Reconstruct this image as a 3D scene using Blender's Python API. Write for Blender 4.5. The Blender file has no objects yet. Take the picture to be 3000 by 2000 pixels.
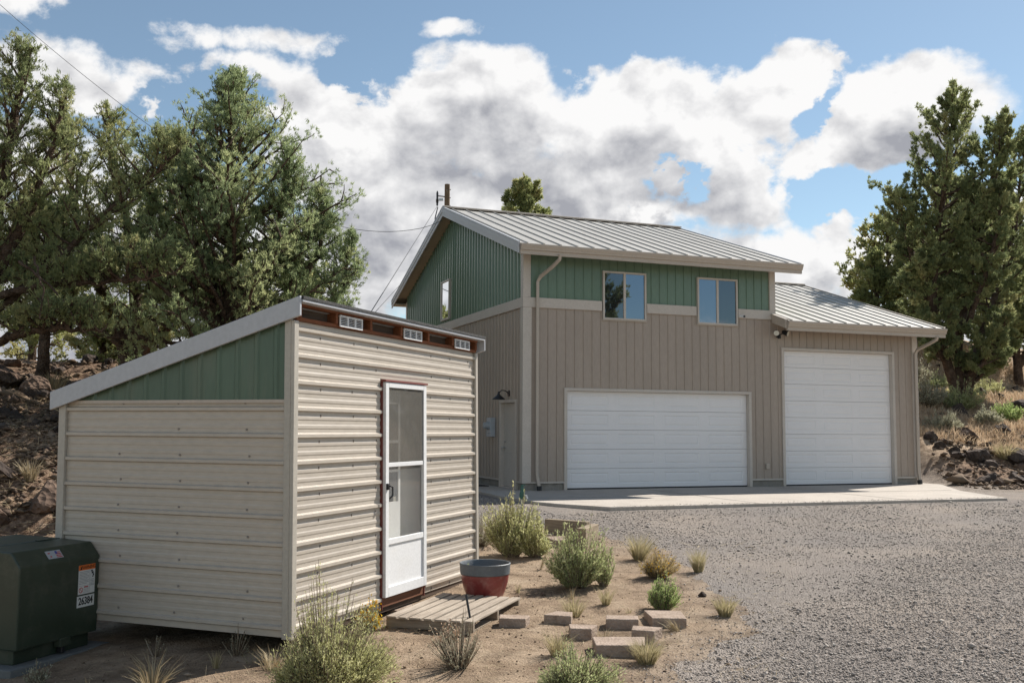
import bpy, bmesh, math, random
import numpy as np
from mathutils import Vector, Matrix

random.seed(7)
SC = bpy.context.scene
COL = SC.collection
rad = math.radians

# ------------------------------------------------------------------ helpers
class MB:
    """collects faces of one mesh"""
    def __init__(self):
        self.v = []; self.f = []
    def poly(self, pts):
        n = len(self.v); self.v += [tuple(p) for p in pts]; self.f.append(tuple(range(n, n + len(pts))))
    def box(self, a, b):
        x0, y0, z0 = a; x1, y1, z1 = b
        n = len(self.v)
        self.v += [(x0,y0,z0),(x1,y0,z0),(x1,y1,z0),(x0,y1,z0),(x0,y0,z1),(x1,y0,z1),(x1,y1,z1),(x0,y1,z1)]
        for q in ((0,3,2,1),(4,5,6,7),(0,1,5,4),(1,2,6,5),(2,3,7,6),(3,0,4,7)):
            self.f.append(tuple(n + i for i in q))
        return self
    def prism(self, prof, axis, a, b):
        """closed profile in the two other axes, extruded along axis from a to b"""
        n = len(self.v); m = len(prof)
        for t in (a, b):
            for p in prof:
                q = [p[0], p[1]]; q.insert(axis, t); self.v.append(tuple(q))
        self.f.append(tuple(n + i for i in range(m))); self.f.append(tuple(n + m + i for i in reversed(range(m))))
        for i in range(m):
            j = (i + 1) % m; self.f.append((n + i, n + m + i, n + m + j, n + j))
        return self
    def hexa(self, p):
        n = len(self.v); self.v += [tuple(q) for q in p]
        for q in ((0,3,2,1),(4,5,6,7),(0,1,5,4),(1,2,6,5),(2,3,7,6),(3,0,4,7)):
            self.f.append(tuple(n + i for i in q))
        return self
    def tube(self, pts, radii, k=8, cap=True, square=False):
        pts = [Vector(p) for p in pts]
        if not hasattr(radii, '__len__'): radii = [radii] * len(pts)
        n0 = len(self.v); prev = None
        for i, p in enumerate(pts):
            t = (pts[min(i+1, len(pts)-1)] - pts[max(i-1, 0)]).normalized()
            if prev is None:
                ref = Vector((0,0,1)) if abs(t.z) < .9 else Vector((1,0,0))
                s = t.cross(ref).normalized()
            else:
                s = (prev - t * prev.dot(t)).normalized()
            prev = s; w = t.cross(s)
            for j in range(k):
                a = 2 * math.pi * (j + (.5 if square else 0)) / k
                self.v.append(tuple(p + (s * math.cos(a) + w * math.sin(a)) * radii[i]))
        for i in range(len(pts) - 1):
            for j in range(k):
                a = n0 + i * k + j; b = n0 + i * k + (j + 1) % k
                self.f.append((a, b, b + k, a + k))
        if cap:
            self.f.append(tuple(n0 + j for j in reversed(range(k))))
            self.f.append(tuple(n0 + (len(pts) - 1) * k + j for j in range(k)))
        return self
    def lathe(self, prof, k=32, c=(0,0,0)):
        n0 = len(self.v)
        for r, z in prof:
            for j in range(k):
                a = 2 * math.pi * j / k; self.v.append((c[0] + r * math.cos(a), c[1] + r * math.sin(a), c[2] + z))
        for i in range(len(prof) - 1):
            for j in range(k):
                a = n0 + i * k + j; b = n0 + i * k + (j + 1) % k
                self.f.append((a, b, b + k, a + k))
        return self
    def build(self, name, mat, parent=None, smooth=False, bevel=0, warp=None, loc=None, rotz=0):
        me = bpy.data.meshes.new(name)
        v = [warp(p) for p in self.v] if warp else self.v
        me.from_pydata(v, [], self.f)
        bm = bmesh.new(); bm.from_mesh(me)
        bmesh.ops.recalc_face_normals(bm, faces=bm.faces)
        if bevel:
            es = [e for e in bm.edges if len(e.link_faces) == 2 and e.calc_face_angle(0) > .5]
            bmesh.ops.bevel(bm, geom=es, offset=bevel, segments=2, affect='EDGES', profile=.5, clamp_overlap=True)
        bm.to_mesh(me); bm.free()
        if smooth:
            me.polygons.foreach_set('use_smooth', [True] * len(me.polygons))
            try: me.set_sharp_from_angle(angle=rad(40))
            except Exception: pass
        me.materials.append(mat)
        o = bpy.data.objects.new(name, me); COL.objects.link(o)
        if parent is not None: o.parent = parent
        if loc is not None: o.location = loc
        o.rotation_euler = (0, 0, rotz)
        return o

def tag(o, label=None, cat=None, group=None, kind=None):
    if label: o['label'] = label
    if cat: o['category'] = cat
    if group: o['group'] = group
    if kind: o['kind'] = kind
    return o

def thing(name, label, cat, loc=(0,0,0), rotz=0, group=None):
    o = bpy.data.objects.new(name, None); COL.objects.link(o)
    o.empty_display_size = .1
    o.location = loc; o.rotation_euler = (0, 0, rotz)
    return tag(o, label, cat, group)

def npmesh(name, verts, faces_list, mat, parent=None, tint=None, smooth=False):
    """fast mesh from numpy arrays; faces_list = list of (n,k) index arrays; tint = (nverts,) or (nverts,3)"""
    me = bpy.data.meshes.new(name)
    verts = np.ascontiguousarray(verts, np.float32)
    me.vertices.add(len(verts)); me.vertices.foreach_set('co', verts.ravel())
    li = np.concatenate([f.ravel() for f in faces_list]).astype(np.int32)
    cnt = np.concatenate([np.full(len(f), f.shape[1], np.int32) for f in faces_list])
    me.loops.add(len(li)); me.loops.foreach_set('vertex_index', li)
    st = np.concatenate([[0], np.cumsum(cnt)[:-1]]).astype(np.int32)
    me.polygons.add(len(cnt)); me.polygons.foreach_set('loop_start', st)
    if smooth: me.polygons.foreach_set('use_smooth', np.ones(len(cnt), bool))
    me.update(calc_edges=True)
    if tint is not None:
        t = np.asarray(tint, np.float32)
        if t.ndim == 1: t = np.stack([t, t, t], 1)
        a = me.color_attributes.new('tint', 'FLOAT_COLOR', 'POINT')
        a.data.foreach_set('color', np.concatenate([t, np.ones((len(t), 1), np.float32)], 1).astype(np.float32).ravel())
    me.materials.append(mat)
    o = bpy.data.objects.new(name, me); COL.objects.link(o)
    if parent is not None: o.parent = parent
    return o

# smooth value noise in numpy
def vnoise(x, y, seed=0):
    x = np.asarray(x, float); y = np.asarray(y, float)
    xi = np.floor(x).astype(np.int64); yi = np.floor(y).astype(np.int64); fx = x - xi; fy = y - yi
    fx = fx*fx*(3-2*fx); fy = fy*fy*(3-2*fy)
    def h(a, b):
        n = (a * 374761393 + b * 668265263 + seed * 1274126177) & 0x7fffffff
        n = ((n ^ (n >> 13)) * 1274126177) & 0x7fffffff
        return ((n ^ (n >> 16)) & 0xffff) / 65535.0
    return (h(xi,yi)*(1-fx)+h(xi+1,yi)*fx)*(1-fy) + (h(xi,yi+1)*(1-fx)+h(xi+1,yi+1)*fx)*fy
def fbm(x, y, seed=0, o=4):
    r = 0; a = .5
    for i in range(o):
        r = r + a * (vnoise(x * 2**i, y * 2**i, seed + i) - .5); a *= .5
    return r

# ------------------------------------------------------------------ materials
def newmat(name):
    m = bpy.data.materials.new(name); m.use_nodes = True
    nt = m.node_tree; nt.nodes.clear()
    out = nt.nodes.new('ShaderNodeOutputMaterial')
    return m, nt, out
def N(nt, t, **kw):
    n = nt.nodes.new(t)
    for k, v in kw.items():
        if k in ('inputs',):
            for a, b in v.items(): n.inputs[a].default_value = b
        else: setattr(n, k, v)
    return n
def ramp(nt, stops):
    r = nt.nodes.new('ShaderNodeValToRGB'); e = r.color_ramp.elements
    while len(e) < len(stops): e.new(.5)
    for i, (p, c) in enumerate(stops):
        e[i].position = p; e[i].color = (*c, 1) if len(c) == 3 else c
    return r
def c4(c): return (c[0], c[1], c[2], 1)

def paint(name, col, rough=.45, var=.10, scale=3., dirt=None, dirt_amt=.25, bump=.0, bscale=40, stretch=(1,1,1), spec=.5, metal=0., fine=.04):
    """painted or bare surface: base colour with broad and fine variation, optional streaky dirt"""
    m, nt, out = newmat(name)
    b = N(nt, 'ShaderNodeBsdfPrincipled'); nt.links.new(b.outputs[0], out.inputs[0])
    tc = N(nt, 'ShaderNodeTexCoord'); mp = N(nt, 'ShaderNodeMapping'); mp.inputs['Scale'].default_value = stretch
    nt.links.new(tc.outputs['Object'], mp.inputs[0])
    n1 = N(nt, 'ShaderNodeTexNoise', inputs={'Scale': scale, 'Detail': 6., 'Roughness': .6})
    n2 = N(nt, 'ShaderNodeTexNoise', inputs={'Scale': scale * 22, 'Detail': 3.})
    nt.links.new(mp.outputs[0], n1.inputs[0]); nt.links.new(mp.outputs[0], n2.inputs[0])
    r1 = ramp(nt, [(.3, tuple(c * (1 - var) for c in col)), (.7, tuple(min(1, c * (1 + var)) for c in col))])
    nt.links.new(n1.outputs[0], r1.inputs[0])
    mx = N(nt, 'ShaderNodeMix', data_type='RGBA', blend_type='MULTIPLY'); mx.inputs[0].default_value = 1
    r2 = ramp(nt, [(.3, (1 - fine*2,) * 3), (.7, (1 + fine,) * 3)]); nt.links.new(n2.outputs[0], r2.inputs[0])
    nt.links.new(r1.outputs[0], mx.inputs[6]); nt.links.new(r2.outputs[0], mx.inputs[7])
    last = mx.outputs[2]
    if dirt:
        n3 = N(nt, 'ShaderNodeTexNoise', inputs={'Scale': scale * 1.7, 'Detail': 8., 'Roughness': .7})
        nt.links.new(mp.outputs[0], n3.inputs[0])
        r3 = ramp(nt, [(.5, (0,0,0)), (.72, (dirt_amt,) * 3)]); nt.links.new(n3.outputs[0], r3.inputs[0])
        m2 = N(nt, 'ShaderNodeMix', data_type='RGBA'); nt.links.new(r3.outputs[0], m2.inputs[0])
        nt.links.new(last, m2.inputs[6]); m2.inputs[7].default_value = c4(dirt); last = m2.outputs[2]
    nt.links.new(last, b.inputs['Base Color'])
    b.inputs['Roughness'].default_value = rough; b.inputs['Metallic'].default_value = metal
    b.inputs['Specular IOR Level'].default_value = spec
    if bump:
        nb = N(nt, 'ShaderNodeTexNoise', inputs={'Scale': bscale, 'Detail': 5.}); nt.links.new(mp.outputs[0], nb.inputs[0])
        bp = N(nt, 'ShaderNodeBump', inputs={'Strength': bump, 'Distance': .02}); nt.links.new(nb.outputs[0], bp.inputs['Height'])
        nt.links.new(bp.outputs[0], b.inputs['Normal'])
    return m

def leafmat(name, ca, cb, cc=None, trans=.25, rough=.6):
    """foliage: colours picked along the per-clump 'tint' attribute of the plant itself"""
    m, nt, out = newmat(name)
    at = N(nt, 'ShaderNodeAttribute', attribute_name='tint')
    st = [(0., ca), (1., cb)] if cc is None else [(0., ca), (.5, cb), (1., cc)]
    r = ramp(nt, st); nt.links.new(at.outputs['Fac'], r.inputs[0])
    d = N(nt, 'ShaderNodeBsdfPrincipled', inputs={'Roughness': rough, 'Specular IOR Level': .25}); t = N(nt, 'ShaderNodeBsdfTranslucent')
    nt.links.new(r.outputs[0], d.inputs[0]); nt.links.new(r.outputs[0], t.inputs[0])
    mx = N(nt, 'ShaderNodeMixShader', inputs={0: trans}); nt.links.new(d.outputs[0], mx.inputs[1]); nt.links.new(t.outputs[0], mx.inputs[2])
    nt.links.new(mx.outputs[0], out.inputs[0])
    return m

def wood(name, ca, cb, rough=.8, axis=0, scale=6):
    m, nt, out = newmat(name)
    b = N(nt, 'ShaderNodeBsdfPrincipled', inputs={'Roughness': rough, 'Specular IOR Level': .2}); nt.links.new(b.outputs[0], out.inputs[0])
    tc = N(nt, 'ShaderNodeTexCoord'); mp = N(nt, 'ShaderNodeMapping')
    s = [9., 9., 9.]; s[axis] = .5; mp.inputs['Scale'].default_value = s
    nt.links.new(tc.outputs['Object'], mp.inputs[0])
    n = N(nt, 'ShaderNodeTexNoise', inputs={'Scale': scale, 'Detail': 8., 'Roughness': .7, 'Distortion': .6}); nt.links.new(mp.outputs[0], n.inputs[0])
    n2 = N(nt, 'ShaderNodeTexNoise', inputs={'Scale': 2.2, 'Detail': 3.}); nt.links.new(tc.outputs['Object'], n2.inputs[0])
    ad = N(nt, 'ShaderNodeMath', operation='ADD'); ml = N(nt, 'ShaderNodeMath', operation='MULTIPLY', inputs={1: .45})
    nt.links.new(n2.outputs[0], ml.inputs[0]); nt.links.new(n.outputs[0], ad.inputs[0]); nt.links.new(ml.outputs[0], ad.inputs[1])
    r = ramp(nt, [(.45, ca), (.95, cb)]); nt.links.new(ad.outputs[0], r.inputs[0]); nt.links.new(r.outputs[0], b.inputs[0])
    bp = N(nt, 'ShaderNodeBump', inputs={'Strength': .5, 'Distance': .01}); nt.links.new(n.outputs[0], bp.inputs['Height']); nt.links.new(bp.outputs[0], b.inputs['Normal'])
    return m

def stone(name, ca, cb, cc, scale=4., bump=.7):
    m, nt, out = newmat(name)
    b = N(nt, 'ShaderNodeBsdfPrincipled', inputs={'Roughness': .92, 'Specular IOR Level': .15}); nt.links.new(b.outputs[0], out.inputs[0])
    g = N(nt, 'ShaderNodeNewGeometry')
    n = N(nt, 'ShaderNodeTexNoise', inputs={'Scale': scale, 'Detail': 9., 'Roughness': .68}); nt.links.new(g.outputs['Position'], n.inputs[0])
    r = ramp(nt, [(.3, ca), (.5, cb), (.72, cc)]); nt.links.new(n.outputs[0], r.inputs[0]); nt.links.new(r.outputs[0], b.inputs[0])
    v = N(nt, 'ShaderNodeTexVoronoi', inputs={'Scale': scale * 5}); nt.links.new(g.outputs['Position'], v.inputs[0])
    ad = N(nt, 'ShaderNodeMath', operation='ADD'); nt.links.new(n.outputs[0], ad.inputs[0]); nt.links.new(v.outputs[0], ad.inputs[1])
    bp = N(nt, 'ShaderNodeBump', inputs={'Strength': bump, 'Distance': .06}); nt.links.new(ad.outputs[0], bp.inputs['Height']); nt.links.new(bp.outputs[0], b.inputs['Normal'])
    return m

def glass(name, tint=(.02,.025,.03), refl=.4, col=(.75,.85,.95)):
    m, nt, out = newmat(name)
    d = N(nt, 'ShaderNodeBsdfDiffuse', inputs={0: c4(tint)}); g = N(nt, 'ShaderNodeBsdfGlossy', inputs={'Color': c4(col), 'Roughness': .015})
    lw = N(nt, 'ShaderNodeFresnel', inputs={'IOR': 1.6}); ad = N(nt, 'ShaderNodeMath', operation='ADD', inputs={1: refl}); ad.use_clamp = True
    nt.links.new(lw.outputs[0], ad.inputs[0])
    tc = N(nt, 'ShaderNodeTexCoord'); nz = N(nt, 'ShaderNodeTexNoise', inputs={'Scale': 1.3, 'Detail': 1.}); nt.links.new(tc.outputs['Object'], nz.inputs[0])
    bp = N(nt, 'ShaderNodeBump', inputs={'Strength': .05, 'Distance': .02}); nt.links.new(nz.outputs[0], bp.inputs['Height']); nt.links.new(bp.outputs[0], g.inputs['Normal'])
    mx = N(nt, 'ShaderNodeMixShader'); nt.links.new(ad.outputs[0], mx.inputs[0]); nt.links.new(d.outputs[0], mx.inputs[1]); nt.links.new(g.outputs[0], mx.inputs[2])
    nt.links.new(mx.outputs[0], out.inputs[0])
    return m
def seethrough(name, alpha, col, refl=.08):
    """clear glazing or insect mesh: part see-through, part diffuse, a little gloss"""
    m, nt, out = newmat(name)
    t = N(nt, 'ShaderNodeBsdfTransparent'); d = N(nt, 'ShaderNodeBsdfDiffuse', inputs={0: c4(col)}); g = N(nt, 'ShaderNodeBsdfGlossy', inputs={'Roughness': .03})
    m1 = N(nt, 'ShaderNodeMixShader', inputs={0: alpha}); nt.links.new(t.outputs[0], m1.inputs[1]); nt.links.new(d.outputs[0], m1.inputs[2])
    if alpha > .2:
        tc = N(nt, 'ShaderNodeTexCoord'); nz = N(nt, 'ShaderNodeTexNoise', inputs={'Scale': 9., 'Detail': 7., 'Roughness': .75}); nt.links.new(tc.outputs['Object'], nz.inputs[0])
        r = ramp(nt, [(.3, (alpha*.75,)*3), (.7, (min(1, alpha*1.25),)*3)]); nt.links.new(nz.outputs[0], r.inputs[0]); nt.links.new(r.outputs[0], m1.inputs[0])
    m2 = N(nt, 'ShaderNodeMixShader', inputs={0: refl}); nt.links.new(m1.outputs[0], m2.inputs[1]); nt.links.new(g.outputs[0], m2.inputs[2])
    nt.links.new(m2.outputs[0], out.inputs[0])
    return m

M = {}
M['tan'] = paint('tan_siding', (.375,.310,.258), .42, .07, 1.2, (.25,.2,.15), .2, stretch=(1,1,.25))
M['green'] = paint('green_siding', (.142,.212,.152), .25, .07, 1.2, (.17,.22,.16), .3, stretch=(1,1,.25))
M['trim'] = paint('trim_paint', (.53,.475,.42), .45, .05, 1.5, (.35,.3,.24), .2)
M['roof'] = paint('roof_metal', (.43,.41,.375), .5, .05, .9, (.34,.31,.27), .35, stretch=(1,.3,1), spec=.25)
M['barge'] = paint('barge_paint', (.50,.505,.52), .45, .04, 1.5)
M['gutter'] = paint('gutter_paint', (.46,.395,.33), .4, .05, 1.5)
M['soffit'] = paint('soffit_paint', (.40,.335,.25), .7, .06, 2.)
M['conc'] = paint('concrete', (.45,.40,.345), .9, .08, 1.1, (.27,.23,.19), .6, bump=.25, bscale=60, fine=.08)
M['found'] = paint('foundation_concrete', (.27,.25,.22), .95, .15, 2.5, (.14,.12,.10), .6, bump=.4, bscale=30, fine=.08)
M['white'] = paint('white_door_paint', (.78,.765,.77), .4, .02, 1., (.6,.58,.55), .10, fine=.01)
M['shed'] = paint('shed_siding', (.47,.418,.355), .36, .04, 1.3, (.36,.30,.22), .18, stretch=(.35,.35,1))
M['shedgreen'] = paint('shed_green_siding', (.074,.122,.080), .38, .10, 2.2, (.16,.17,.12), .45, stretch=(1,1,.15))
M['shedtrim'] = paint('shed_trim', (.43,.395,.34), .38, .05, 1.5)
M['screw'] = paint('screw_head', (.24,.215,.19), .5, .1, 9)
M['fascia'] = paint('fascia_metal', (.44,.45,.475), .35, .03, 1.2)
M['redwood'] = wood('red_brown_wood', (.10,.035,.015), (.27,.10,.045), .75, 0)
M['darkwood'] = wood('weathered_dark_wood', (.05,.035,.025), (.14,.10,.075), .85, 0)
M['maroon'] = paint('maroon_trim', (.20,.055,.045), .5, .1, 4)
M['brownboard'] = wood('brown_board', (.13,.055,.03), (.22,.10,.06), .7, 0)
M['doorwhite'] = paint('screen_door_white', (.76,.76,.76), .35, .02, 2., (.6,.55,.45), .15)
M['black'] = paint('black_metal', (.02,.02,.022), .4, .1, 5)
M['rubber'] = paint('black_rubber', (.03,.03,.03), .8, .15, 8, bump=.4)
M['greymetal'] = paint('grey_metal', (.42,.45,.48), .45, .06, 5)
M['steel'] = paint('galvanised_steel', (.45,.45,.44), .4, .1, 8, metal=.8)
M['lens'] = paint('lamp_lens', (.6,.58,.5), .2, .02, 5)
M['dkgreen'] = paint('dark_green_enamel', (.034,.048,.031), .36, .18, 2.6, (.10,.10,.075), .55, spec=.5)
M['pad'] = paint('pad_concrete', (.15,.155,.15), .9, .12, 4, bump=.3)
M['stickwhite'] = paint('sticker_white', (.68,.68,.66), .5, .04, 5)
M['orange'] = paint('warning_orange', (.75,.16,.02), .5, .04, 5)
M['ink'] = paint('black_ink', (.015,.015,.015), .6, .02, 5)
M['redink'] = paint('red_ink', (.5,.04,.04), .6, .02, 5)
M['greyink'] = paint('grey_ink', (.3,.3,.31), .6, .02, 5)
M['blueink'] = paint('blue_ink', (.05,.09,.32), .6, .02, 5)
M['silver'] = paint('silver_sticker', (.40,.42,.44), .4, .04, 5)
M['pallet'] = wood('weathered_pallet_wood', (.19,.15,.115), (.46,.395,.32), .85, 1)
M['palletside'] = wood('pallet_runner_wood', (.15,.115,.08), (.36,.30,.235), .85, 0)
M['timber'] = wood('timber_wood', (.15,.11,.075), (.38,.31,.22), .85, 0)
M['block'] = stone('concrete_block', (.24,.18,.14), (.34,.265,.21), (.42,.335,.275), 9., .25)
M['potgrey'] = paint('pot_grey_rim', (.105,.12,.135), .55, .12, 6, (.2,.2,.2), .3, bump=.15)
M['potred'] = paint('pot_red_glaze', (.20,.033,.030), .28, .2, 5, (.45,.36,.32), .28, spec=.6)
M['soil'] = paint('potting_soil', (.06,.045,.03), .95, .2, 9, bump=.6)
M['hydgreen'] = paint('hydrant_green', (.02,.10,.08), .35, .1, 6)
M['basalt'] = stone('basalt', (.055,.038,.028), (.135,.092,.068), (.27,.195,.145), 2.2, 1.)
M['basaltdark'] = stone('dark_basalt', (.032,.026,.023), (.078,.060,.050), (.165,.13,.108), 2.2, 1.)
M['polewood'] = wood('pole_wood', (.09,.06,.04), (.24,.17,.11), .85, 2)
M['bark'] = stone('juniper_bark', (.045,.030,.021), (.11,.075,.054), (.20,.145,.11), 5., .9)
M['greybark'] = stone('dead_wood', (.13,.12,.11), (.24,.22,.2), (.34,.31,.29), 6., .6)
M['stem'] = paint('shrub_stem', (.15,.11,.075), .9, .25, 9)
M['wire'] = paint('wire', (.03,.03,.032), .6, .1, 5)
M['winglass'] = glass('reflective_window', (.012,.016,.022), .30, (.62,.74,.9))
M['winscreen'] = glass('screened_window', (.014,.016,.02), .13)
M['gableglass'] = glass('gable_window_pane', (.05,.055,.06), .7, (.95,.97,1.))
M['clear'] = seethrough('clear_glazing', .10, (.6,.6,.58), .06)
M['screen'] = seethrough('insect_screen', .45, (.20,.19,.17), .04)
M['curtain'] = paint('inner_door_white', (.72,.71,.67), .6, .05, 4)
M['inside'] = paint('inside_wall', (.40,.37,.31), .8, .12, 3)
M['innerpane'] = paint('inner_dark_pane', (.05,.055,.062), .3, .3, 3)
M['interior'] = paint('garage_inner_wall', (.15,.13,.11), .9, .1, 2)
# ------------------------------------------------------------------ camera
H0 = 1.3825; PITCH = .0869; ROLL = .0064
cam_d = bpy.data.cameras.new('camera'); cam = bpy.data.objects.new('camera', cam_d); COL.objects.link(cam)
cam_d.sensor_width = 36; cam_d.lens = 36 * 2922.5 / 3000; cam_d.clip_start = .1; cam_d.clip_end = 5000
cp, sp, cr, sr = math.cos(PITCH), math.sin(PITCH), math.cos(ROLL), math.sin(ROLL)
Dv = Vector((0, cp, sp)); Uv = Vector((0, -sp, cp)); Rv = Vector((1, 0, 0))
Ra = Rv * cr + Uv * sr; Ua = -Rv * sr + Uv * cr
cam.matrix_world = Matrix(((Ra.x, Ua.x, -Dv.x, 0), (Ra.y, Ua.y, -Dv.y, 0), (Ra.z, Ua.z, -Dv.z, H0), (0, 0, 0, 1)))
SC.camera = cam

# ------------------------------------------------------------------ light and sky
SUN_AZ, SUN_EL = rad(47), rad(42)
sd = bpy.data.lights.new('sun', 'SUN'); sd.energy = 4.0; sd.angle = rad(.53); sd.color = (1, .945, .87)
sun = bpy.data.objects.new('sun', sd); COL.objects.link(sun)
sdir = Vector((math.sin(SUN_AZ) * math.cos(SUN_EL), math.cos(SUN_AZ) * math.cos(SUN_EL), math.sin(SUN_EL)))
sun.rotation_euler = sdir.to_track_quat('Z', 'Y').to_euler()
sun.location = sdir * 60

W = bpy.data.worlds.new('World'); SC.world = W; W.use_nodes = True
W.cycles.sampling_method = 'MANUAL'; W.cycles.sample_map_resolution = 512
nt = W.node_tree; nt.nodes.clear()
wout = N(nt, 'ShaderNodeOutputWorld'); bg = N(nt, 'ShaderNodeBackground'); nt.links.new(bg.outputs[0], wout.inputs[0])
sky = N(nt, 'ShaderNodeTexSky', sky_type='NISHITA'); sky.sun_disc = False
sky.sun_elevation = SUN_EL; sky.sun_rotation = SUN_AZ; sky.altitude = 1300; sky.air_density = 1.0; sky.dust_density = .5; sky.ozone_density = 2.2
tcw = N(nt, 'ShaderNodeTexCoord')
def mth(op, a, b=None, clamp=False):
    n = N(nt, 'ShaderNodeMath', operation=op); n.use_clamp = clamp
    for i, q in enumerate((a, b)):
        if q is None: continue
        if isinstance(q, (int, float)): n.inputs[i].default_value = q
        else: nt.links.new(q, n.inputs[i])
    return n.outputs[0]
def vmth(op, a, b=None):
    n = N(nt, 'ShaderNodeVectorMath', operation=op)
    for i, q in enumerate((a, b)):
        if q is None: continue
        if isinstance(q, tuple): n.inputs[i].default_value = q
        else: nt.links.new(q, n.inputs[i])
    return n
def smooth(x, a, b):
    n = N(nt, 'ShaderNodeMapRange', interpolation_type='SMOOTHSTEP'); nt.links.new(x, n.inputs[0])
    n.inputs[1].default_value = a; n.inputs[2].default_value = b; n.inputs[3].default_value = 0; n.inputs[4].default_value = 1
    return n.outputs[0]
def mixc(f, a, b):
    n = N(nt, 'ShaderNodeMix', data_type='RGBA')
    for i, q in ((0, f), (6, a), (7, b)):
        if isinstance(q, (int, float)): n.inputs[i].default_value = q
        elif isinstance(q, tuple): n.inputs[i].default_value = c4(q)
        else: nt.links.new(q, n.inputs[i])
    return n.outputs[2]
# cloud banks: azimuth, elevation, half width, half height (radians), weight
BANKS = [(-0.0445, 0.312, 0.1473, 0.064, 1), (0.1423, 0.2973, 0.1844, 0.0706, 1), (0.2712, 0.3306, 0.0475, 0.0374, 0.9), (-0.2024, 0.3005, 0.1, 0.054, 0.8), (-0.1229, 0.2335, 0.1298, 0.0665, 0.9), (0.0452, 0.2317, 0.1654, 0.054, 1), (0.2278, 0.2398, 0.0681, 0.0623, 0.8), (0.3788, 0.2892, 0.0987, 0.0478, 1), (0.3231, 0.2705, 0.071, 0.0374, 0.8), (0.2681, 0.1587, 0.1243, 0.0457, 0.9), (0.3234, 0.1914, 0.0348, 0.0187, 0.7), (-0.4442, 0.3259, 0.085, 0.033, 0.6), (-0.364, 0.3216, 0.07, 0.033, 0.6), (-0.2471, 0.370, 0.12, 0.016, 0.4), (-0.0588, 0.394, 0.036, 0.0125, 0.35), (-0.2585, 0.3325, 0.0737, 0.0291, 0.6), (-0.1731, 0.1464, 0.1605, 0.0706, 0.8), (-0.3879, 0.1444, 0.2063, 0.108, 0.85), (0.0542, 0.1498, 0.2142, 0.0582, 0.9), (-0.4697, 0.2505, 0.0547, 0.0374, 0.6), (0.4417, 0.1382, 0.0968, 0.0748, 0.7),
         (-.492, .385, .05, .022, .5), (-.75, .12, .3, .12, .95), (2.9, .5, .55, .28, .85), (-2.3, .45, .4, .2, .8), (.9, .2, .3, .1, .6), (-1.3, .3, .3, .12, .6), (0, .06, 3.2, .05, .55)]  # banks behind the camera are unseen, added to raise the fill light
GAPS = [(-0.303, 0.2986, 0.0424, 0.0249, 1), (0.1507, 0.2478, 0.0324, 0.0208, 1.2), (0.3338, 0.2132, 0.028, 0.024, .8), (-0.147, 0.3464, 0.0312, 0.0187, 0.6), (0.3036, 0.3041, 0.0148, 0.0457, 0.5), (0.0583, 0.3465, 0.0135, 0.0125, 0.4)]
def az_el(v):
    s = N(nt, 'ShaderNodeSeparateXYZ'); nt.links.new(v, s.inputs[0])
    az = mth('ARCTAN2', s.outputs[0], s.outputs[1]); el = mth('ARCSINE', s.outputs[2])
    c = N(nt, 'ShaderNodeCombineXYZ'); nt.links.new(az, c.inputs[0]); nt.links.new(el, c.inputs[1]); return c.outputs[0]
def puff(ae, scale, detail, rough_=.6):
    mp = vmth('MULTIPLY', ae, (1., 1.3, 1.)).outputs[0]
    n1 = N(nt, 'ShaderNodeTexNoise', inputs={'Scale': scale, 'Detail': detail, 'Roughness': rough_, 'Distortion': .15}); nt.links.new(mp, n1.inputs[0])
    return mth('SUBTRACT', n1.outputs[0], .5)
def base(ae):
    """broad cloud banks at azimuth/elevation ae"""
    nw = N(nt, 'ShaderNodeTexNoise', inputs={'Scale': 7., 'Detail': 4., 'Roughness': .6}); nt.links.new(ae, nw.inputs[0])
    wv = vmth('MULTIPLY', vmth('SUBTRACT', nw.outputs[1], (.5,.5,.5)).outputs[0], (.13,.10,0)).outputs[0]
    p = vmth('ADD', ae, wv).outputs[0]
    acc = None
    def blob(b):
        d = vmth('MULTIPLY', vmth('SUBTRACT', p, (b[0], b[1], 0)).outputs[0], (1/b[2], 1/b[3], 0)).outputs[0]
        l = vmth('LENGTH', d).outputs['Value']
        k = mth('SUBTRACT', 1., mth('MULTIPLY', l, l)); k = mth('MAXIMUM', k, -1.2)
        return mth('MULTIPLY', k, b[4]) if b[4] != 1 else k
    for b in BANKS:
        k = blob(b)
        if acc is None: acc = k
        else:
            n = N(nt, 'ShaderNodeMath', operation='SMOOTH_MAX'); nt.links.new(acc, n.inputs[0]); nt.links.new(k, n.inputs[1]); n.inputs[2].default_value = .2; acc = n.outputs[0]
    gapn = puff(ae, 26., 5., .6)
    for g in GAPS:
        acc = mth('SUBTRACT', acc, mth('MULTIPLY', mth('MULTIPLY', mth('MAXIMUM', blob((g[0], g[1], g[2]*1.9, g[3]*1.9, 1)), 0.), g[4] * 1.0), smooth(gapn, -.16, .10)))
    return acc
AE = az_el(tcw.outputs['Generated'])
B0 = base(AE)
D0 = mth('ADD', B0, mth('MULTIPLY', puff(AE, 10., 13., .64), 2.4))
AEu = vmth('ADD', AE, (.012, .050, 0)).outputs[0]
B1 = mth('ADD', base(AEu), mth('MULTIPLY', puff(AEu, 8., 4., .5), 1.6))
edge = mth('ADD', .36, mth('MULTIPLY', puff(AE, 4., 2.), .9))       # some rims are crisp, some wispy
alpha = mth('POWER', smooth(mth('DIVIDE', mth('ADD', D0, .02), mth('MAXIMUM', edge, .06)), 0., 1.25), .8)
thick = smooth(B1, -.02, 1.0)
AEs = vmth('ADD', AE, (.010, .016, 0)).outputs[0]
rel = mth('SUBTRACT', puff(AE, 14., 7., .55), puff(AEs, 14., 7., .55))
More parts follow.
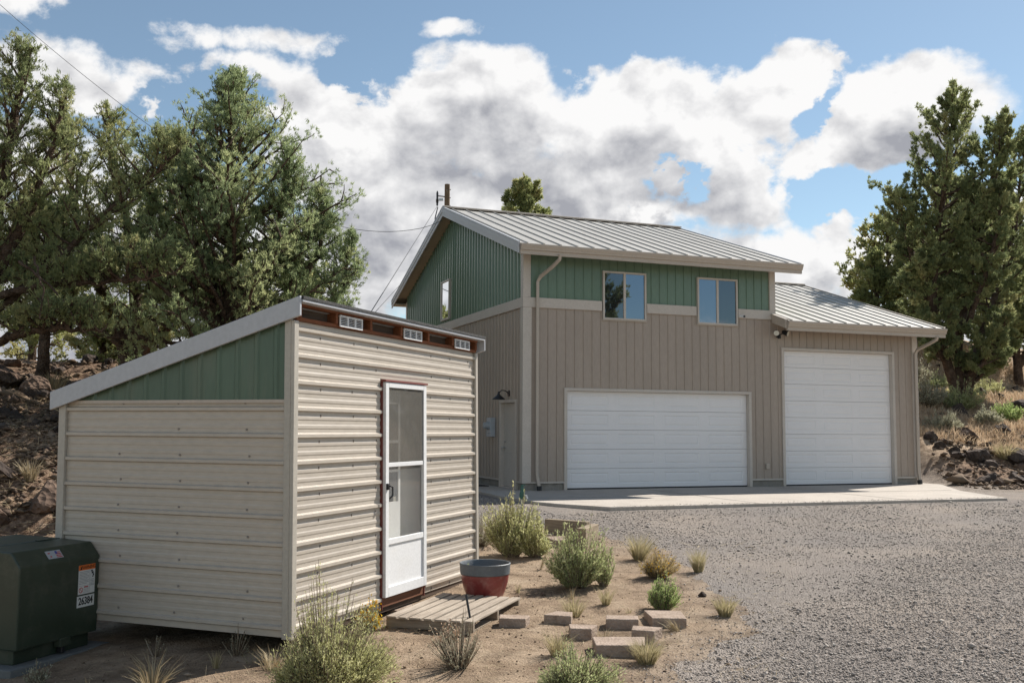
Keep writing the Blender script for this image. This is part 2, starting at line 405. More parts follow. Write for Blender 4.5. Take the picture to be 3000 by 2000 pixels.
sh = mth('SUBTRACT', mth('ADD', mth('MULTIPLY', thick, mth('ADD', .70, mth('MULTIPLY', puff(AE, 4.5, 5., .55), 2.2))), .0), mth('MULTIPLY', rel, 2.3), True)
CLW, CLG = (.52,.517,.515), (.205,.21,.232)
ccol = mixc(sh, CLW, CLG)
skyc = N(nt, 'ShaderNodeMix', data_type='RGBA', blend_type='MULTIPLY'); skyc.inputs[0].default_value = 1
SKY_STRENGTH = .082
nt.links.new(sky.outputs[0], skyc.inputs[6]); skyc.inputs[7].default_value = (SKY_STRENGTH*.92, SKY_STRENGTH*.92, SKY_STRENGTH*.80, 1)
veil = mixc(.08, skyc.outputs[2], (.27,.27,.28))
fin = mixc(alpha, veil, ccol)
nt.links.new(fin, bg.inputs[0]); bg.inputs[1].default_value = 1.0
SC.view_settings.view_transform = 'Standard'; SC.view_settings.look = 'None'; SC.view_settings.gamma = 1; SC.view_settings.exposure = .90
SC.cycles.max_bounces = 6; SC.cycles.diffuse_bounces = 3; SC.cycles.transparent_max_bounces = 8
SC.cycles.use_denoising = True

# ------------------------------------------------------------------ terrain
GX, GY, TH = 0.2734, 22.5234, 0.3598
CT, ST = math.cos(TH), math.sin(TH)
def ss(a, b, x):
    t = np.clip((x - a) / (b - a), 0, 1); return t * t * (3 - 2 * t)
def guv(x, y): return (x-GX)*CT+(y-GY)*ST, -(x-GX)*ST+(y-GY)*CT
def hgt(x, y):
    x = np.asarray(x, float); y = np.asarray(y, float)
    u, v = guv(x, y)
    h = np.interp(y, [0,6,8,10,12,16,18,19,40,80], [-.62,-.56,-.50,-.43,-.35,-.18,-.075,-.06,-.05,0])
    h = h - 0.10*ss(-2.0,-4.2,x)*ss(14,9,y) + 0.10*ss(2.0,5.0,x)*ss(16,9,y)
    t = .90*y - .43*x
    bl = np.interp(t, [16.5,17.6,19.8,22.2,26.0,28.6,34,60,200], [0,.35,1.35,1.7,2.2,2.95,3.3,4.4,9])
    ml = np.clip(ss(-4.6,-7.2,x) + ss(11.5,16,v)*ss(-7,-4.6,x), 0, 1)
    h = h + bl*ml*ss(60,12,u)
    br = np.interp(v, [-2.2,-.6,.6,2.2,6.5,13,40,200], [0,.12,.45,1.2,2.45,3.3,4.6,9])
    return h + br*ss(11.5,13.2,u)
def rough(x, y):
    u, v = guv(x, y)
    near = fbm(x*2.2, y*2.2, 3, 4)*.05 + fbm(x*9, y*9, 9, 3)*.022
    bank = np.clip(ss(-5.0,-7,x)*ss(15,17,.90*y-.43*x) + ss(11.7,13,u)*ss(-2,0,v), 0, 1)
    inside = ((u > -1.6) & (u < 12) & (v > -5.6) & (v < 12)).astype(float)
    gr = gravel_mask(x, y)
    return near*(1-inside*.9)*(1-.6*gr) + bank*(fbm(x*.9, y*.9, 21, 4)*.55 + np.abs(fbm(x*2.6, y*2.6, 33, 3))*.25)
GB = np.array([(-12,16.0),(-2.2,15.5),(-.52,15.6),(.05,16.3),(.87,16.0),(1.58,14.9),(2.11,13.36),(2.37,11.84),(2.5,10.24),(2.2,9.33),(1.65,8.41),(1.35,7.67),(1.0,5.5),(.5,0.)])
def gravel_sd(x, y):
    """signed distance-like value, positive on the gravel side of its edge"""
    x = np.asarray(x, float); y = np.asarray(y, float)
    best = np.full(x.shape, 1e9); sgn = np.ones(x.shape)
    for a, b in zip(GB[:-1], GB[1:]):
        d = b - a; L2 = d @ d
        t = np.clip(((x-a[0])*d[0] + (y-a[1])*d[1]) / L2, 0, 1)
        px, py = a[0]+t*d[0], a[1]+t*d[1]; dd = np.hypot(x-px, y-py)
        s = np.sign(d[0]*(y-a[1]) - d[1]*(x-a[0])); s = np.where(s == 0, 1, s)
        m = dd < best - 1e-9; best = np.where(m, dd, best); sgn = np.where(m, s, sgn)
    return best * sgn
def gravel_mask(x, y):
    u, v = guv(x, y)
    g = ss(-.85, .9, gravel_sd(x, y) + fbm(x*1.6, y*1.6, 5, 4)*.8)
    g = g * ss(13.2, 11.9, u + .25*np.minimum(v+4.8, 0)*0) * ss(12, 10, v) * ss(-6.2, -4.8, x)
    return g

def soilmat():
    m, nt, out = newmat('ground_soil')
    b = N(nt, 'ShaderNodeBsdfPrincipled', inputs={'Roughness': .95, 'Specular IOR Level': .1}); nt.links.new(b.outputs[0], out.inputs[0])
    g = N(nt, 'ShaderNodeNewGeometry'); at = N(nt, 'ShaderNodeAttribute', attribute_name='tint'); sx = N(nt, 'ShaderNodeSeparateColor'); nt.links.new(at.outputs['Color'], sx.inputs[0])
    def noise(s, d=8., r=.65):
        n = N(nt, 'ShaderNodeTexNoise', inputs={'Scale': s, 'Detail': d, 'Roughness': r}); nt.links.new(g.outputs['Position'], n.inputs[0]); return n
    n1 = noise(1.6); n2 = noise(7.); n3 = noise(45., 4.); n4 = noise(.5)
    dirt = ramp(nt, [(.3, (.20,.145,.10)), (.5, (.335,.25,.175)), (.7, (.42,.33,.24))]); nt.links.new(n1.outputs[0], dirt.inputs[0])
    rubble = ramp(nt, [(.35, (.07,.047,.034)), (.5, (.20,.132,.09)), (.62, (.34,.24,.165))]); nt.links.new(n2.outputs[0], rubble.inputs[0])
    straw = ramp(nt, [(.3, (.40,.28,.18)), (.5, (.58,.44,.30)), (.7, (.66,.52,.38))]); nt.links.new(n2.outputs[0], straw.inputs[0])
    grav = ramp(nt, [(.25, (.16,.135,.12)), (.5, (.275,.24,.208)), (.75, (.39,.345,.30))]); nt.links.new(n3.outputs[0], grav.inputs[0])
    def mix(f, a, c):
        k = N(nt, 'ShaderNodeMix', data_type='RGBA'); nt.links.new(f, k.inputs[0]); nt.links.new(a, k.inputs[6]); nt.links.new(c, k.inputs[7]); return k.outputs[2]
    c = mix(sx.outputs[0], dirt.outputs[0], rubble.outputs[0]); c = mix(sx.outputs[1], c, straw.outputs[0]); c = mix(sx.outputs[2], c, grav.outputs[0])
    sp_ = ramp(nt, [(.28, (.5,.47,.44)), (.42, (1,1,1)), (.75, (1.12,1.1,1.08))]); nt.links.new(n3.outputs[0], sp_.inputs[0])
    ml = N(nt, 'ShaderNodeMix', data_type='RGBA', blend_type='MULTIPLY'); ml.inputs[0].default_value = 1; nt.links.new(c, ml.inputs[6]); nt.links.new(sp_.outputs[0], ml.inputs[7])
    n5 = noise(3.5, 6.); bl = ramp(nt, [(.36, (.50,.48,.46)), (.56, (1,1,1))]); nt.links.new(n5.outputs[0], bl.inputs[0])
    m2 = N(nt, 'ShaderNodeMix', data_type='RGBA', blend_type='MULTIPLY'); m2.inputs[0].default_value = .8; nt.links.new(ml.outputs[2], m2.inputs[6]); nt.links.new(bl.outputs[0], m2.inputs[7])
    nt.links.new(m2.outputs[2], b.inputs[0])
    ad = N(nt, 'ShaderNodeMath', operation='ADD'); nt.links.new(n2.outputs[0], ad.inputs[0]); nt.links.new(n3.outputs[0], ad.inputs[1])
    bp = N(nt, 'ShaderNodeBump', inputs={'Strength': .8, 'Distance': .035}); nt.links.new(ad.outputs[0], bp.inputs['Height']); nt.links.new(bp.outputs[0], b.inputs['Normal'])
    return m
M['soilground'] = soilmat()
def gravmat():
    m, nt, out = newmat('gravel')
    b = N(nt, 'ShaderNodeBsdfPrincipled', inputs={'Roughness': .95, 'Specular IOR Level': .1}); nt.links.new(b.outputs[0], out.inputs[0])
    g = N(nt, 'ShaderNodeNewGeometry')
    v = N(nt, 'ShaderNodeTexVoronoi', inputs={'Scale': 60.}); nt.links.new(g.outputs['Position'], v.inputs[0])
    n = N(nt, 'ShaderNodeTexNoise', inputs={'Scale': .9, 'Detail': 7., 'Roughness': .65}); nt.links.new(g.outputs['Position'], n.inputs[0])
    sc = N(nt, 'ShaderNodeSeparateColor'); nt.links.new(v.outputs['Color'], sc.inputs[0])
    st = ramp(nt, [(0., (.14,.12,.11)), (.5, (.26,.228,.202)), (1., (.40,.355,.315))]); nt.links.new(sc.outputs[0], st.inputs[0])
    ds = ramp(nt, [(.33, (0,0,0)), (.66, (.9,.9,.9))]); nt.links.new(n.outputs[0], ds.inputs[0])
    n7 = N(nt, 'ShaderNodeTexNoise', inputs={'Scale': .33, 'Detail': 4.}); nt.links.new(g.outputs['Position'], n7.inputs[0]); du = ramp(nt, [(.35, (.25,.228,.212)), (.65, (.37,.31,.255))]); nt.links.new(n7.outputs[0], du.inputs[0])
    k = N(nt, 'ShaderNodeMix', data_type='RGBA'); nt.links.new(ds.outputs[0], k.inputs[0]); nt.links.new(st.outputs[0], k.inputs[6]); nt.links.new(du.outputs[0], k.inputs[7])
    nt.links.new(k.outputs[2], b.inputs[0])
    bp = N(nt, 'ShaderNodeBump', inputs={'Strength': .9, 'Distance': .02}); bp.invert = True; nt.links.new(v.outputs['Distance'], bp.inputs['Height']); nt.links.new(bp.outputs[0], b.inputs['Normal'])
    return m
M['gravel'] = gravmat()

# one sheet to the horizon, fine near the camera
def axis(lo, hi, n, fine):
    s = np.linspace(-1, 1, n); k = 5.2
    a = np.sinh(k*s)/np.sinh(k)
    return np.where(a < 0, -a*lo, a*hi)
gx = axis(-900, 900, 421, .1) + 1.0
gy = np.concatenate([np.linspace(-60, 5.5, 24)[:-1], np.arange(5.5, 20, .075), 20 + np.cumsum(.09 * 1.035**np.arange(150))])
gy = np.concatenate([gy, gy[-1] + np.cumsum(3 * 1.25**np.arange(20))])
xx, yy = np.meshgrid(gx, gy)
zz = hgt(xx, yy) + rough(xx, yy)
nx_, ny_ = len(gx), len(gy)
idx = np.arange(nx_*ny_).reshape(ny_, nx_)
fq = np.stack([idx[:-1,:-1], idx[:-1,1:], idx[1:,1:], idx[1:,:-1]], -1).reshape(-1, 4)
uu, vv = guv(xx, yy)
bankL = ss(-4.8,-6.5,xx)*ss(15.2,17,.90*yy-.43*xx)
bankR = ss(11.8,12.8,uu)*ss(-3,-1.2,vv)
strawm = np.clip(ss(.5,1.6,vv+fbm(xx*.7,yy*.7,44)*1.2)*bankR*(.75+.5*fbm(xx*.5,yy*.5,51)) + .35*ss(.05,.25,fbm(xx*.6,yy*.6,61))*bankL, 0, 1)
rub = np.clip(np.maximum(bankL, bankR), 0, 1)
gm = gravel_mask(xx, yy)*.9
tint = np.stack([rub.ravel(), strawm.ravel(), gm.ravel()], 1)
g = npmesh('ground', np.stack([xx.ravel(), yy.ravel(), zz.ravel()], 1), [fq], M['soilground'], tint=tint, smooth=True); tag(g, kind='structure')

# gravel drive laid over the soil
sx_, sy_ = np.arange(-6.2, 14.5, .085), np.concatenate([np.arange(4, 24, .085)])
xx, yy = np.meshgrid(sx_, sy_)
xx = xx + (vnoise(xx*40, yy*40, 2)-.5)*.05; yy = yy + (vnoise(xx*40, yy*40, 8)-.5)*.05
u_, v_ = guv(xx, yy)
gmk = gravel_mask(xx, yy)
zz = hgt(xx, yy) + rough(xx, yy) + np.minimum(.05*(gmk-.42), .004) + .008*fbm(xx*7, yy*7, 12, 3)*ss(.4,.8,gmk)
idx = np.arange(xx.size).reshape(xx.shape)
fq = np.stack([idx[:-1,:-1], idx[:-1,1:], idx[1:,1:], idx[1:,:-1]], -1).reshape(-1, 4)
keep = (gmk.ravel()[fq] > .25).all(1)
fq = fq[keep]
used, inv = np.unique(fq.ravel(), return_inverse=True)
o = npmesh('gravel_driveway', np.stack([xx.ravel(), yy.ravel(), zz.ravel()], 1)[used], [inv.reshape(-1, 4)], M['gravel'], smooth=True); tag(o, kind='structure')

# loose stones (uncountable): squashed octahedra lying on the surface
OCT = np.array([(1,0,0),(0,1,0),(-1,0,0),(0,-1,0),(0,0,.8),(0,0,-.8)], float)
OF = np.array([(0,1,4),(1,2,4),(2,3,4),(3,0,4),(1,0,5),(2,1,5),(3,2,5),(0,3,5)])
def stones(name, P, S, mat, tint, seed=0):
    r = np.random.default_rng(seed); n = len(P)
    v = OCT[None] * (1 + r.uniform(-.35, .35, (n, 6, 1)))
    v = v * r.uniform(.6, 1.2, (n, 1, 3)) * np.array([1, 1, .7]) * S[:, None, None]
    a = r.uniform(0, 6.28, n); c, s = np.cos(a), np.sin(a); b = r.normal(0, .4, n)
    x = v[..., 0]*c[:,None]-v[..., 1]*s[:,None]; y = v[..., 0]*s[:,None]+v[..., 1]*c[:,None]; z = v[..., 2] + x*b[:,None]*.5
    V = np.stack([x, y, z], -1) + P[:, None]
    F = (OF[None] + 6*np.arange(n)[:, None, None]).reshape(-1, 3)
    return npmesh(name, V.reshape(-1, 3), [F], mat, tint=np.repeat(tint, 6))
def tintmat(name, stops, rough_=.9):
    m, nt, out = newmat(name)
    b = N(nt, 'ShaderNodeBsdfPrincipled', inputs={'Roughness': rough_, 'Specular IOR Level': .15}); nt.links.new(b.outputs[0], out.inputs[0])
    at = N(nt, 'ShaderNodeAttribute', attribute_name='tint'); r = ramp(nt, stops); nt.links.new(at.outputs['Fac'], r.inputs[0]); nt.links.new(r.outputs[0], b.inputs[0])
    return m
M['pebble'] = tintmat('gravel_stone', [(0., (.19,.168,.152)), (.5, (.37,.325,.288)), (.85, (.50,.445,.39)), (1., (.62,.56,.50))])
M['clod'] = tintmat('soil_clod', [(0., (.085,.06,.045)), (.5, (.23,.165,.11)), (1., (.40,.31,.23))])
R = np.random.default_rng(11)
def surf(x, y): return hgt(x, y) + rough(x, y)
n = 260000
yq = 6.2 + 15.5*R.random(n)**1.45; xq = yq*R.uniform(-.12, .56, n)
gmk = gravel_mask(xq, yq); u_, v_ = guv(xq, yq)
sb = (xq-1.6)*.746 - (yq-7.5)*.665 + fbm(xq*.5, yq*.5, 73)*1.6      # across the worn lanes
lane = .34 + .60*ss(-1.3,-.2,sb)*ss(2.1,1.3,sb) + .42*ss(3.0,3.8,sb) + .5*ss(12.5,15,yq)*ss(3.4,1.2,xq)
dens = gmk*np.clip(lane + 1.1*fbm(xq*.8, yq*1.1, 71), .05, 1)
k = (R.random(n) < dens) & ~((v_ > -4.9) & (u_ > -1.3) & (u_ < 11))
xq, yq = xq[k], yq[k]
S = R.lognormal(-5.0, .45, len(xq))*np.interp(yq, [6, 12, 22], [1, 1.0, 1.2])
o = stones('gravel_stones', np.stack([xq, yq, surf(xq, yq) + S*.45 + .004], 1), S, M['pebble'], np.clip(R.normal(.48, .23, len(xq)), 0, 1), 1); tag(o, kind='stuff')
n = 900; uq = R.uniform(-.1, 9, n); vq = -4.86 + np.abs(R.normal(0, .16, n)); S = R.lognormal(-4.95, .35, n)
o = stones('spilled_gravel', np.stack([GX+uq*CT-vq*ST, GY+uq*ST+vq*CT, S*.4], 1), S, M['pebble'], np.clip(R.normal(.45, .2, n), 0, 1), 8); tag(o, kind='stuff')
n = 15000
yq = 6.3 + 10*R.random(n)**1.5; xq = yq*R.uniform(-.52, .32, n)
gmk = gravel_mask(xq, yq)
k = (gmk < .6) & (R.random(n) < .25 + 1.1*ss(-.12,.2,fbm(xq*1.1, yq*1.1, 5)) + .8*ss(.02,.4,gmk)); xq, yq = xq[k], yq[k]
S = R.lognormal(-5.15, .5, len(xq))
o = stones('soil_clods', np.stack([xq, yq, surf(xq, yq) + S*.3], 1), S, M['clod'], np.clip(R.normal(.46, .24, len(xq)), 0, 1), 2); tag(o, kind='stuff')

# concrete apron, in the garage's own axes
slab = MB()
P = [(-.19,-4.77),(8.98,-4.9),(10.0,-2.6),(11.6,-.35),(11.6,.3),(0,.3),(0,4.6),(-1.15,4.6),(-1.0,.39),(-1.1,-1.37),(-1.04,-2.23),(-1.0,-3.17),(-.78,-3.8)]
slab.prism(P, 2, -.16, 0.0)
o = slab.build('concrete_apron', M['conc'], loc=(GX, GY, 0), rotz=TH, bevel=.012); tag(o, kind='structure')

for a, b, c, d in ((2.95,-4.82,2.965,-.02),(6.45,-4.85,6.465,-.02),(-1.0,-2.42,9.9,-2.405)):
    j = MB(); j.box((a,b,.001),(c,d,.0035)); o = j.build('apron_joint', M['found'], loc=(GX, GY, 0), rotz=TH); tag(o, kind='structure')
# ------------------------------------------------------------------ garage
def ribs(s0, s1, pitch, w, h, first=None, minor=0, tri=2):
    """profile across a ribbed sheet: list of (position, height)"""
    pr = [(s0, 0)]; c = s0 + (pitch/2 if first is None else first)
    while c < s1 - w:
        pr += [(c-w, 0), (c-w*.5, h), (c+w*.5, h), (c+w, 0)]
        if minor:
            for q in range(1, tri+1):
                m = c + pitch*q/(tri+1)
                if m < s1 - w: pr += [(m-.022, 0), (m-.011, minor), (m+.011, minor), (m+.022, 0)]
        c += pitch
    pr.append((s1, 0)); return sorted(pr, key=lambda q: q[0])
def siding(mb, O, S, T, Nn, prof, lo, hi, cuts=()):
    """ribbed sheet: runs along T, profile along S, ribs stand out along Nn"""
    O, S, T, Nn = map(Vector, (O, S, T, Nn))
    pr = list(prof)
    for c in cuts:
        pr = [p for p in pr if abs(p[0]-c) > .012] + [(c-.0005, 0), (c+.0005, 0)]
    pr.sort(key=lambda q: q[0])
    cols = []
    for s, d in pr:
        b = O + S*s + Nn*d; cols.append((b + T*lo(s), b + T*hi(s)))
    for (a0, a1), (b0, b1) in zip(cols[:-1], cols[1:]):
        if (a1-a0).length > 1e-4 or (b1-b0).length > 1e-4: mb.poly([a0, b0, b1, a1])

G = thing('garage', 'two storey green and tan metal sided garage with two white overhead doors', 'garage', (GX, GY, 0), TH)
UW, UE, DP, RV = 6.72, 11.17, 10.5, 5.3
ZS, ZR, SL1 = 5.50, 7.477, .338
def ztop(v): return ZS + SL1*(v+.55) if v <= RV else ZS + SL1*(2*RV - v + .55)
ZL, SL2 = 4.08, .325
def zlow(v): return ZL + SL2*(v+.55) if v <= RV else ZL + SL2*(2*RV - v + .55)
DU0, DU1, DH = 1.06, 5.94, 2.25
TU0, TU1, THH = 6.99, 10.365, 3.38
FW = .18
# lower tan siding
lw = MB()
def lo_f(s): return DH+.03 if DU0-.06 < s < DU1+.06 else (THH+.03 if TU0-.06 < s < TU1+.06 else FW)
siding(lw, (0,0,0), (1,0,0), (0,0,1), (0,-1,0), ribs(0.02, UE, .2225, .02, .02, .13), lo_f, lambda s: 4.14 if s < UW else zlow(0)-.05, (DU0-.06, DU1+.06, TU0-.06, TU1+.06, UW))
lw.build('lower_siding', M['tan'], G)
lg = MB()
V0, V1, MH = .43, 1.44, 1.98
def lo_g(s): return MH+.05 if V0-.05 < s < V1+.05 else FW
siding(lg, (0,0,0), (0,1,0), (0,0,1), (-1,0,0), ribs(0.02, DP, .2225, .02, .02, .13), lo_g, lambda s: 4.14, (V0-.05, V1+.05))
lg.build('lower_siding', M['tan'], G)
ug = MB()
siding(ug, (0,0,0), (0,1,0), (0,0,1), (-1,0,0), ribs(0.02, DP, .2225, .05, .034, .13), lambda s: 4.34, lambda s: ztop(s)-.12, (RV,))
ug.build('upper_siding', M['green'], G)
uf = MB()
siding(uf, (0,0,0), (1,0,0), (0,0,1), (0,-1,0), ribs(0.02, UW, .2225, .02, .02, .13), lambda s: 4.34, lambda s: ztop(0)-.12)
uf.build('upper_siding', M['green'], G)
# right and rear walls (not seen from the front, still closed)
rw = MB()
rw.poly([(UW,0.02,4.0),(UW,DP,4.0),(UW,DP,ztop(DP)-.1),(UW,RV,ztop(RV)-.1),(UW,0.02,ztop(0)-.1)])
rw.poly([(0,DP,4.34),(UW,DP,4.34),(UW,DP,ztop(DP)-.1),(0,DP,ztop(DP)-.1)])
rw.build('upper_rear_siding', M['green'], G)
rw = MB()
rw.poly([(UE,0.0,FW),(UE,DP,FW),(UE,DP,zlow(DP)-.1),(UE,RV,zlow(RV)-.1),(UE,0.0,zlow(0)-.1)])
rw.poly([(0,DP,FW),(UE,DP,FW),(UE,DP,zlow(DP)-.1),(0,DP,zlow(DP)-.1)])
rw.build('lower_rear_siding', M['tan'], G)
for q in (((.25,.25,0.01),(UW-.05,DP-.1,5.3)), ((UW-.04,.25,.01),(UE-.1,DP-.1,3.9))):
    core = MB(); core.box(*q); core.build('inner_wall', M['interior'], G)
# foundation
def bit(name, mat, boxes, bevel=.006, parent=None):
    m = MB()
    for q in boxes: m.box(*q)
    return m.build(name, mat, parent or G, bevel=bevel)
fb = [((a,.012,-.35),(b,.2,FW)) for a, b in ((0.012,DU0-.075),(DU1+.075,TU0-.075),(TU1+.075,UE-.03))] + [((.012,a,-.6),(.2,b,FW)) for a, b in ((.205,V0-.06),(V1+.06,DP-.03))] + [((UE-.2,.205,-.4),(UE-.031,DP-.03,FW)), ((.21,DP-.2,-.6),(UE-.21,DP-.032,FW))]
for q in fb: bit('foundation', M['found'], [q], .008)
# trims
def ltrim(z0, z1, w):
    m = MB(); m.prism([(-.045,-.045),(w,-.045),(w,-.002),(-.002,-.002),(-.002,w*.75),(-.045,w*.75)], 2, z0, z1); m.build('corner_trim', M['trim'], G, bevel=.006)
ltrim(FW-.02, 4.129, .17); ltrim(4.361, 5.42, .14)
bit('corner_trim', M['trim'], [((UW-.14,-.045,4.361),(UW+.03,.03,5.42))])
bit('corner_trim', M['trim'], [((UE-.14,-.045,FW-.02),(UE+.03,.03,3.98))])
bit('corner_trim', M['trim'], [((-.04,DP-.12,FW),(.0,DP+.03,5.46))])
for a, b in ((-.05,1.936),(3.118,4.476),(5.658,UW+.03)): bit('belly_band', M['trim'], [((a,-.05,4.13),(b,-.001,4.36))])
bit('belly_band', M['trim'], [((-.05,-.0005,4.13),(-.001,DP+.02,4.36))])
for a, b in ((.172,DU0-.077),(DU1+.077,TU0-.077),(TU1+.077,UE-.142)): bit('base_trim', M['trim'], [((a,-.035,FW-.025),(b,-.001,FW+.012))], 0)
for a, b in ((.13,V0-.06),(V1+.06,DP-.13)): bit('base_trim', M['trim'], [((-.035,a,FW-.025),(-.001,b,FW+.012))], 0)

# roofs
def roof_ribs(mb, u0, u1, v0, v1, zf, pitch=.406, first=.2):
    """sheet with standing ribs down the slope, both sides of a ridge"""
    for (va, vb) in ((v0, RV), (RV, v1)):
        za, zb = zf(va), zf(vb)
        L = Vector((0, vb-va, zb-za)).normalized(); nn = Vector((0, -L.z, L.y))
        if nn.z < 0: nn = -nn
        pr = [(u0, 0)]; c = u0 + first
        while c < u1 - .05:
            pr += [(c-.018, 0), (c-.012, .028), (c+.012, .028), (c+.018, 0)]
            for q in (1, 2): pr += [(c+pitch*q/3-.02, 0), (c+pitch*q/3, .003), (c+pitch*q/3+.02, 0)]
            c += pitch
        pr.append((u1, 0)); pr = sorted([p for p in pr if p[0] <= u1], key=lambda q: q[0])
        for (s, d), (t, e) in zip(pr[:-1], pr[1:]):
            mb.poly([Vector((s,va,za))+nn*d, Vector((t,va,za))+nn*e, Vector((t,vb,zb))+nn*e, Vector((s,vb,zb))+nn*d])
            if d or e:   # closed end of a rib
                mb.poly([Vector((s,va,za)), Vector((t,va,za)), Vector((t,va,za))+nn*e, Vector((s,va,za))+nn*d])
def slopebox(mb, u0, u1, va, vb, zf, dz0, dz1):
    za, zb = zf(va), zf(vb)
    mb.hexa([(u0,va,za+dz0),(u1,va,za+dz0),(u1,vb,zb+dz0),(u0,vb,zb+dz0),(u0,va,za+dz1),(u1,va,za+dz1),(u1,vb,zb+dz1),(u0,vb,zb+dz1)])
RU0, RU1, RF, RB = -.36, 7.10, -.60, DP+.55
r1 = MB(); roof_ribs(r1, RU0, RU1, RF, RB, ztop); r1o = r1.build('roof', M['roof'], G)
rc = MB()
rc.hexa([(RU0-.02,RV-.16,ZR-.012),(RU1+.01,RV-.16,ZR-.012),(RU1+.01,RV,ZR+.03),(RU0-.02,RV,ZR+.03),(RU0-.02,RV-.16,ZR+.03),(RU1+.01,RV-.16,ZR+.03),(RU1+.01,RV,ZR+.075),(RU0-.02,RV,ZR+.075)])
rc.hexa([(RU0-.02,RV+.001,ZR+.03),(RU1+.01,RV+.001,ZR+.03),(RU1+.01,RV+.16,ZR-.012),(RU0-.02,RV+.16,ZR-.012),(RU0-.02,RV+.001,ZR+.075),(RU1+.01,RV+.001,ZR+.075),(RU1+.01,RV+.16,ZR+.03),(RU0-.02,RV+.16,ZR+.03)])
rc.build('ridge_cap', M['gutter'], r1o)
for va, vb in ((RF+.03, RV-.001), (RV+.001, RB-.03)):
    sf = MB(); slopebox(sf, RU0+.02, RU1-.02, va, vb, ztop, -.115, -.02); sf.build('soffit', M['soffit'], G)
sf = MB(); sf.box((RU0+.01,DP+.05,ztop(RB)-.17),(RU1-.02,RB-.02,ztop(RB)-.118)); sf.build('eave_soffit', M['soffit'], G)
for va, vb in ((RF-.02, RV-.0005), (RV+.0005, RB+.02)):
    bg_ = MB()
    slopebox(bg_, RU0-.03, RU0+.0, va, vb, ztop, -.225, -.005)
    slopebox(bg_, RU0-.045, RU0+.01, va, vb, ztop, -.004, .045)
    slopebox(bg_, RU0-.042, RU0-.031, va, vb, ztop, -.11, -.006)
    bg_.build('barge_board', M['barge'], G, bevel=.003)
    bg_ = MB(); slopebox(bg_, RU1, RU1+.03, va, vb, ztop, -.19, .03); bg_.build('barge_board', M['barge'], G, bevel=.003)
def gutter(u0, u1, zt, vf):
    m = MB(); m.prism([(vf,zt-.02),(vf-.13,zt-.02),(vf-.135,zt-.03),(vf-.13,zt-.065),(vf-.10,zt-.125),(vf-.095,zt-.155),(vf-.062,zt-.17),(vf-.06,zt-.25),(vf,zt-.25)], 0, u0, u1); return m
gutter(RU0+.012, RU1+.02, ZS-.015, RF+.02).build('gutter', M['gutter'], G)
r2 = MB()
roof_ribs(r2, 6.70, 11.58, RF, RB, zlow, first=.13); r2o = r2.build('lower_roof', M['roof'], G)
rc = MB(); z_ = zlow(RV)
rc.hexa([(6.73,RV-.14,z_-.01),(11.6,RV-.14,z_-.01),(11.6,RV,z_+.03),(6.73,RV,z_+.03),(6.73,RV-.14,z_+.03),(11.6,RV-.14,z_+.03),(11.6,RV,z_+.07),(6.73,RV,z_+.07)])
rc.hexa([(6.73,RV+.001,z_+.03),(11.6,RV+.001,z_+.03),(11.6,RV+.14,z_-.01),(6.73,RV+.14,z_-.01),(6.73,RV+.001,z_+.07),(11.6,RV+.001,z_+.07),(11.6,RV+.14,z_+.03),(6.73,RV+.14,z_+.03)])
rc.build('ridge_cap', M['gutter'], r2o)
for q in ((6.69, 11.56, RF+.03, -.002), (UE+.03, 11.56, .002, RV-.001), (UE+.03, 11.56, RV+.001, RB-.03)):
    sf = MB(); slopebox(sf, *q, zlow, -.11, -.02); sf.build('soffit', M['soffit'], G)
bg_ = MB()
slopebox(bg_, 6.62, 6.66, RF-.02, -.052, zlow, -.19, .0); slopebox(bg_, 6.60, 6.70, RF-.02, -.052, zlow, .001, .04); bg_.build('barge_board', M['gutter'], G, bevel=.003)
for va, vb in ((RF-.02, RV-.0005), (RV+.0005, RB+.02)):
    bg_ = MB(); slopebox(bg_, 11.58, 11.61, va, vb, zlow, -.19, .035); bg_.build('barge_board', M['gutter'], G, bevel=.003)
gutter(6.67, 11.60, ZL-.015, RF+.02).build('gutter', M['gutter'], G)
# downspouts
def downspout(p, u_last):
    m = MB(); m.tube(p, .048, 4, square=True); o = m.build('downspout', M['gutter'], G, bevel=.006)
    b = MB(); b.tube([p[-1], (p[-1][0]+.0, p[-1][1]-.01, .004)], .06, 8); b.build('boot', M['rubber'], o)
    return o
downspout([(.60,-.66,5.27),(.60,-.63,5.17),(.50,-.45,5.02),(.33,-.16,4.83),(.29,-.095,4.72),(.29,-.095,.45),(.30,-.095,.30),(.33,-.13,.10)], 0)
downspout([(11.30,-.66,3.84),(11.30,-.63,3.76),(11.22,-.45,3.66),(11.10,-.16,3.52),(11.075,-.10,3.42),(11.075,-.10,.4),(11.09,-.12,.11)], 0)

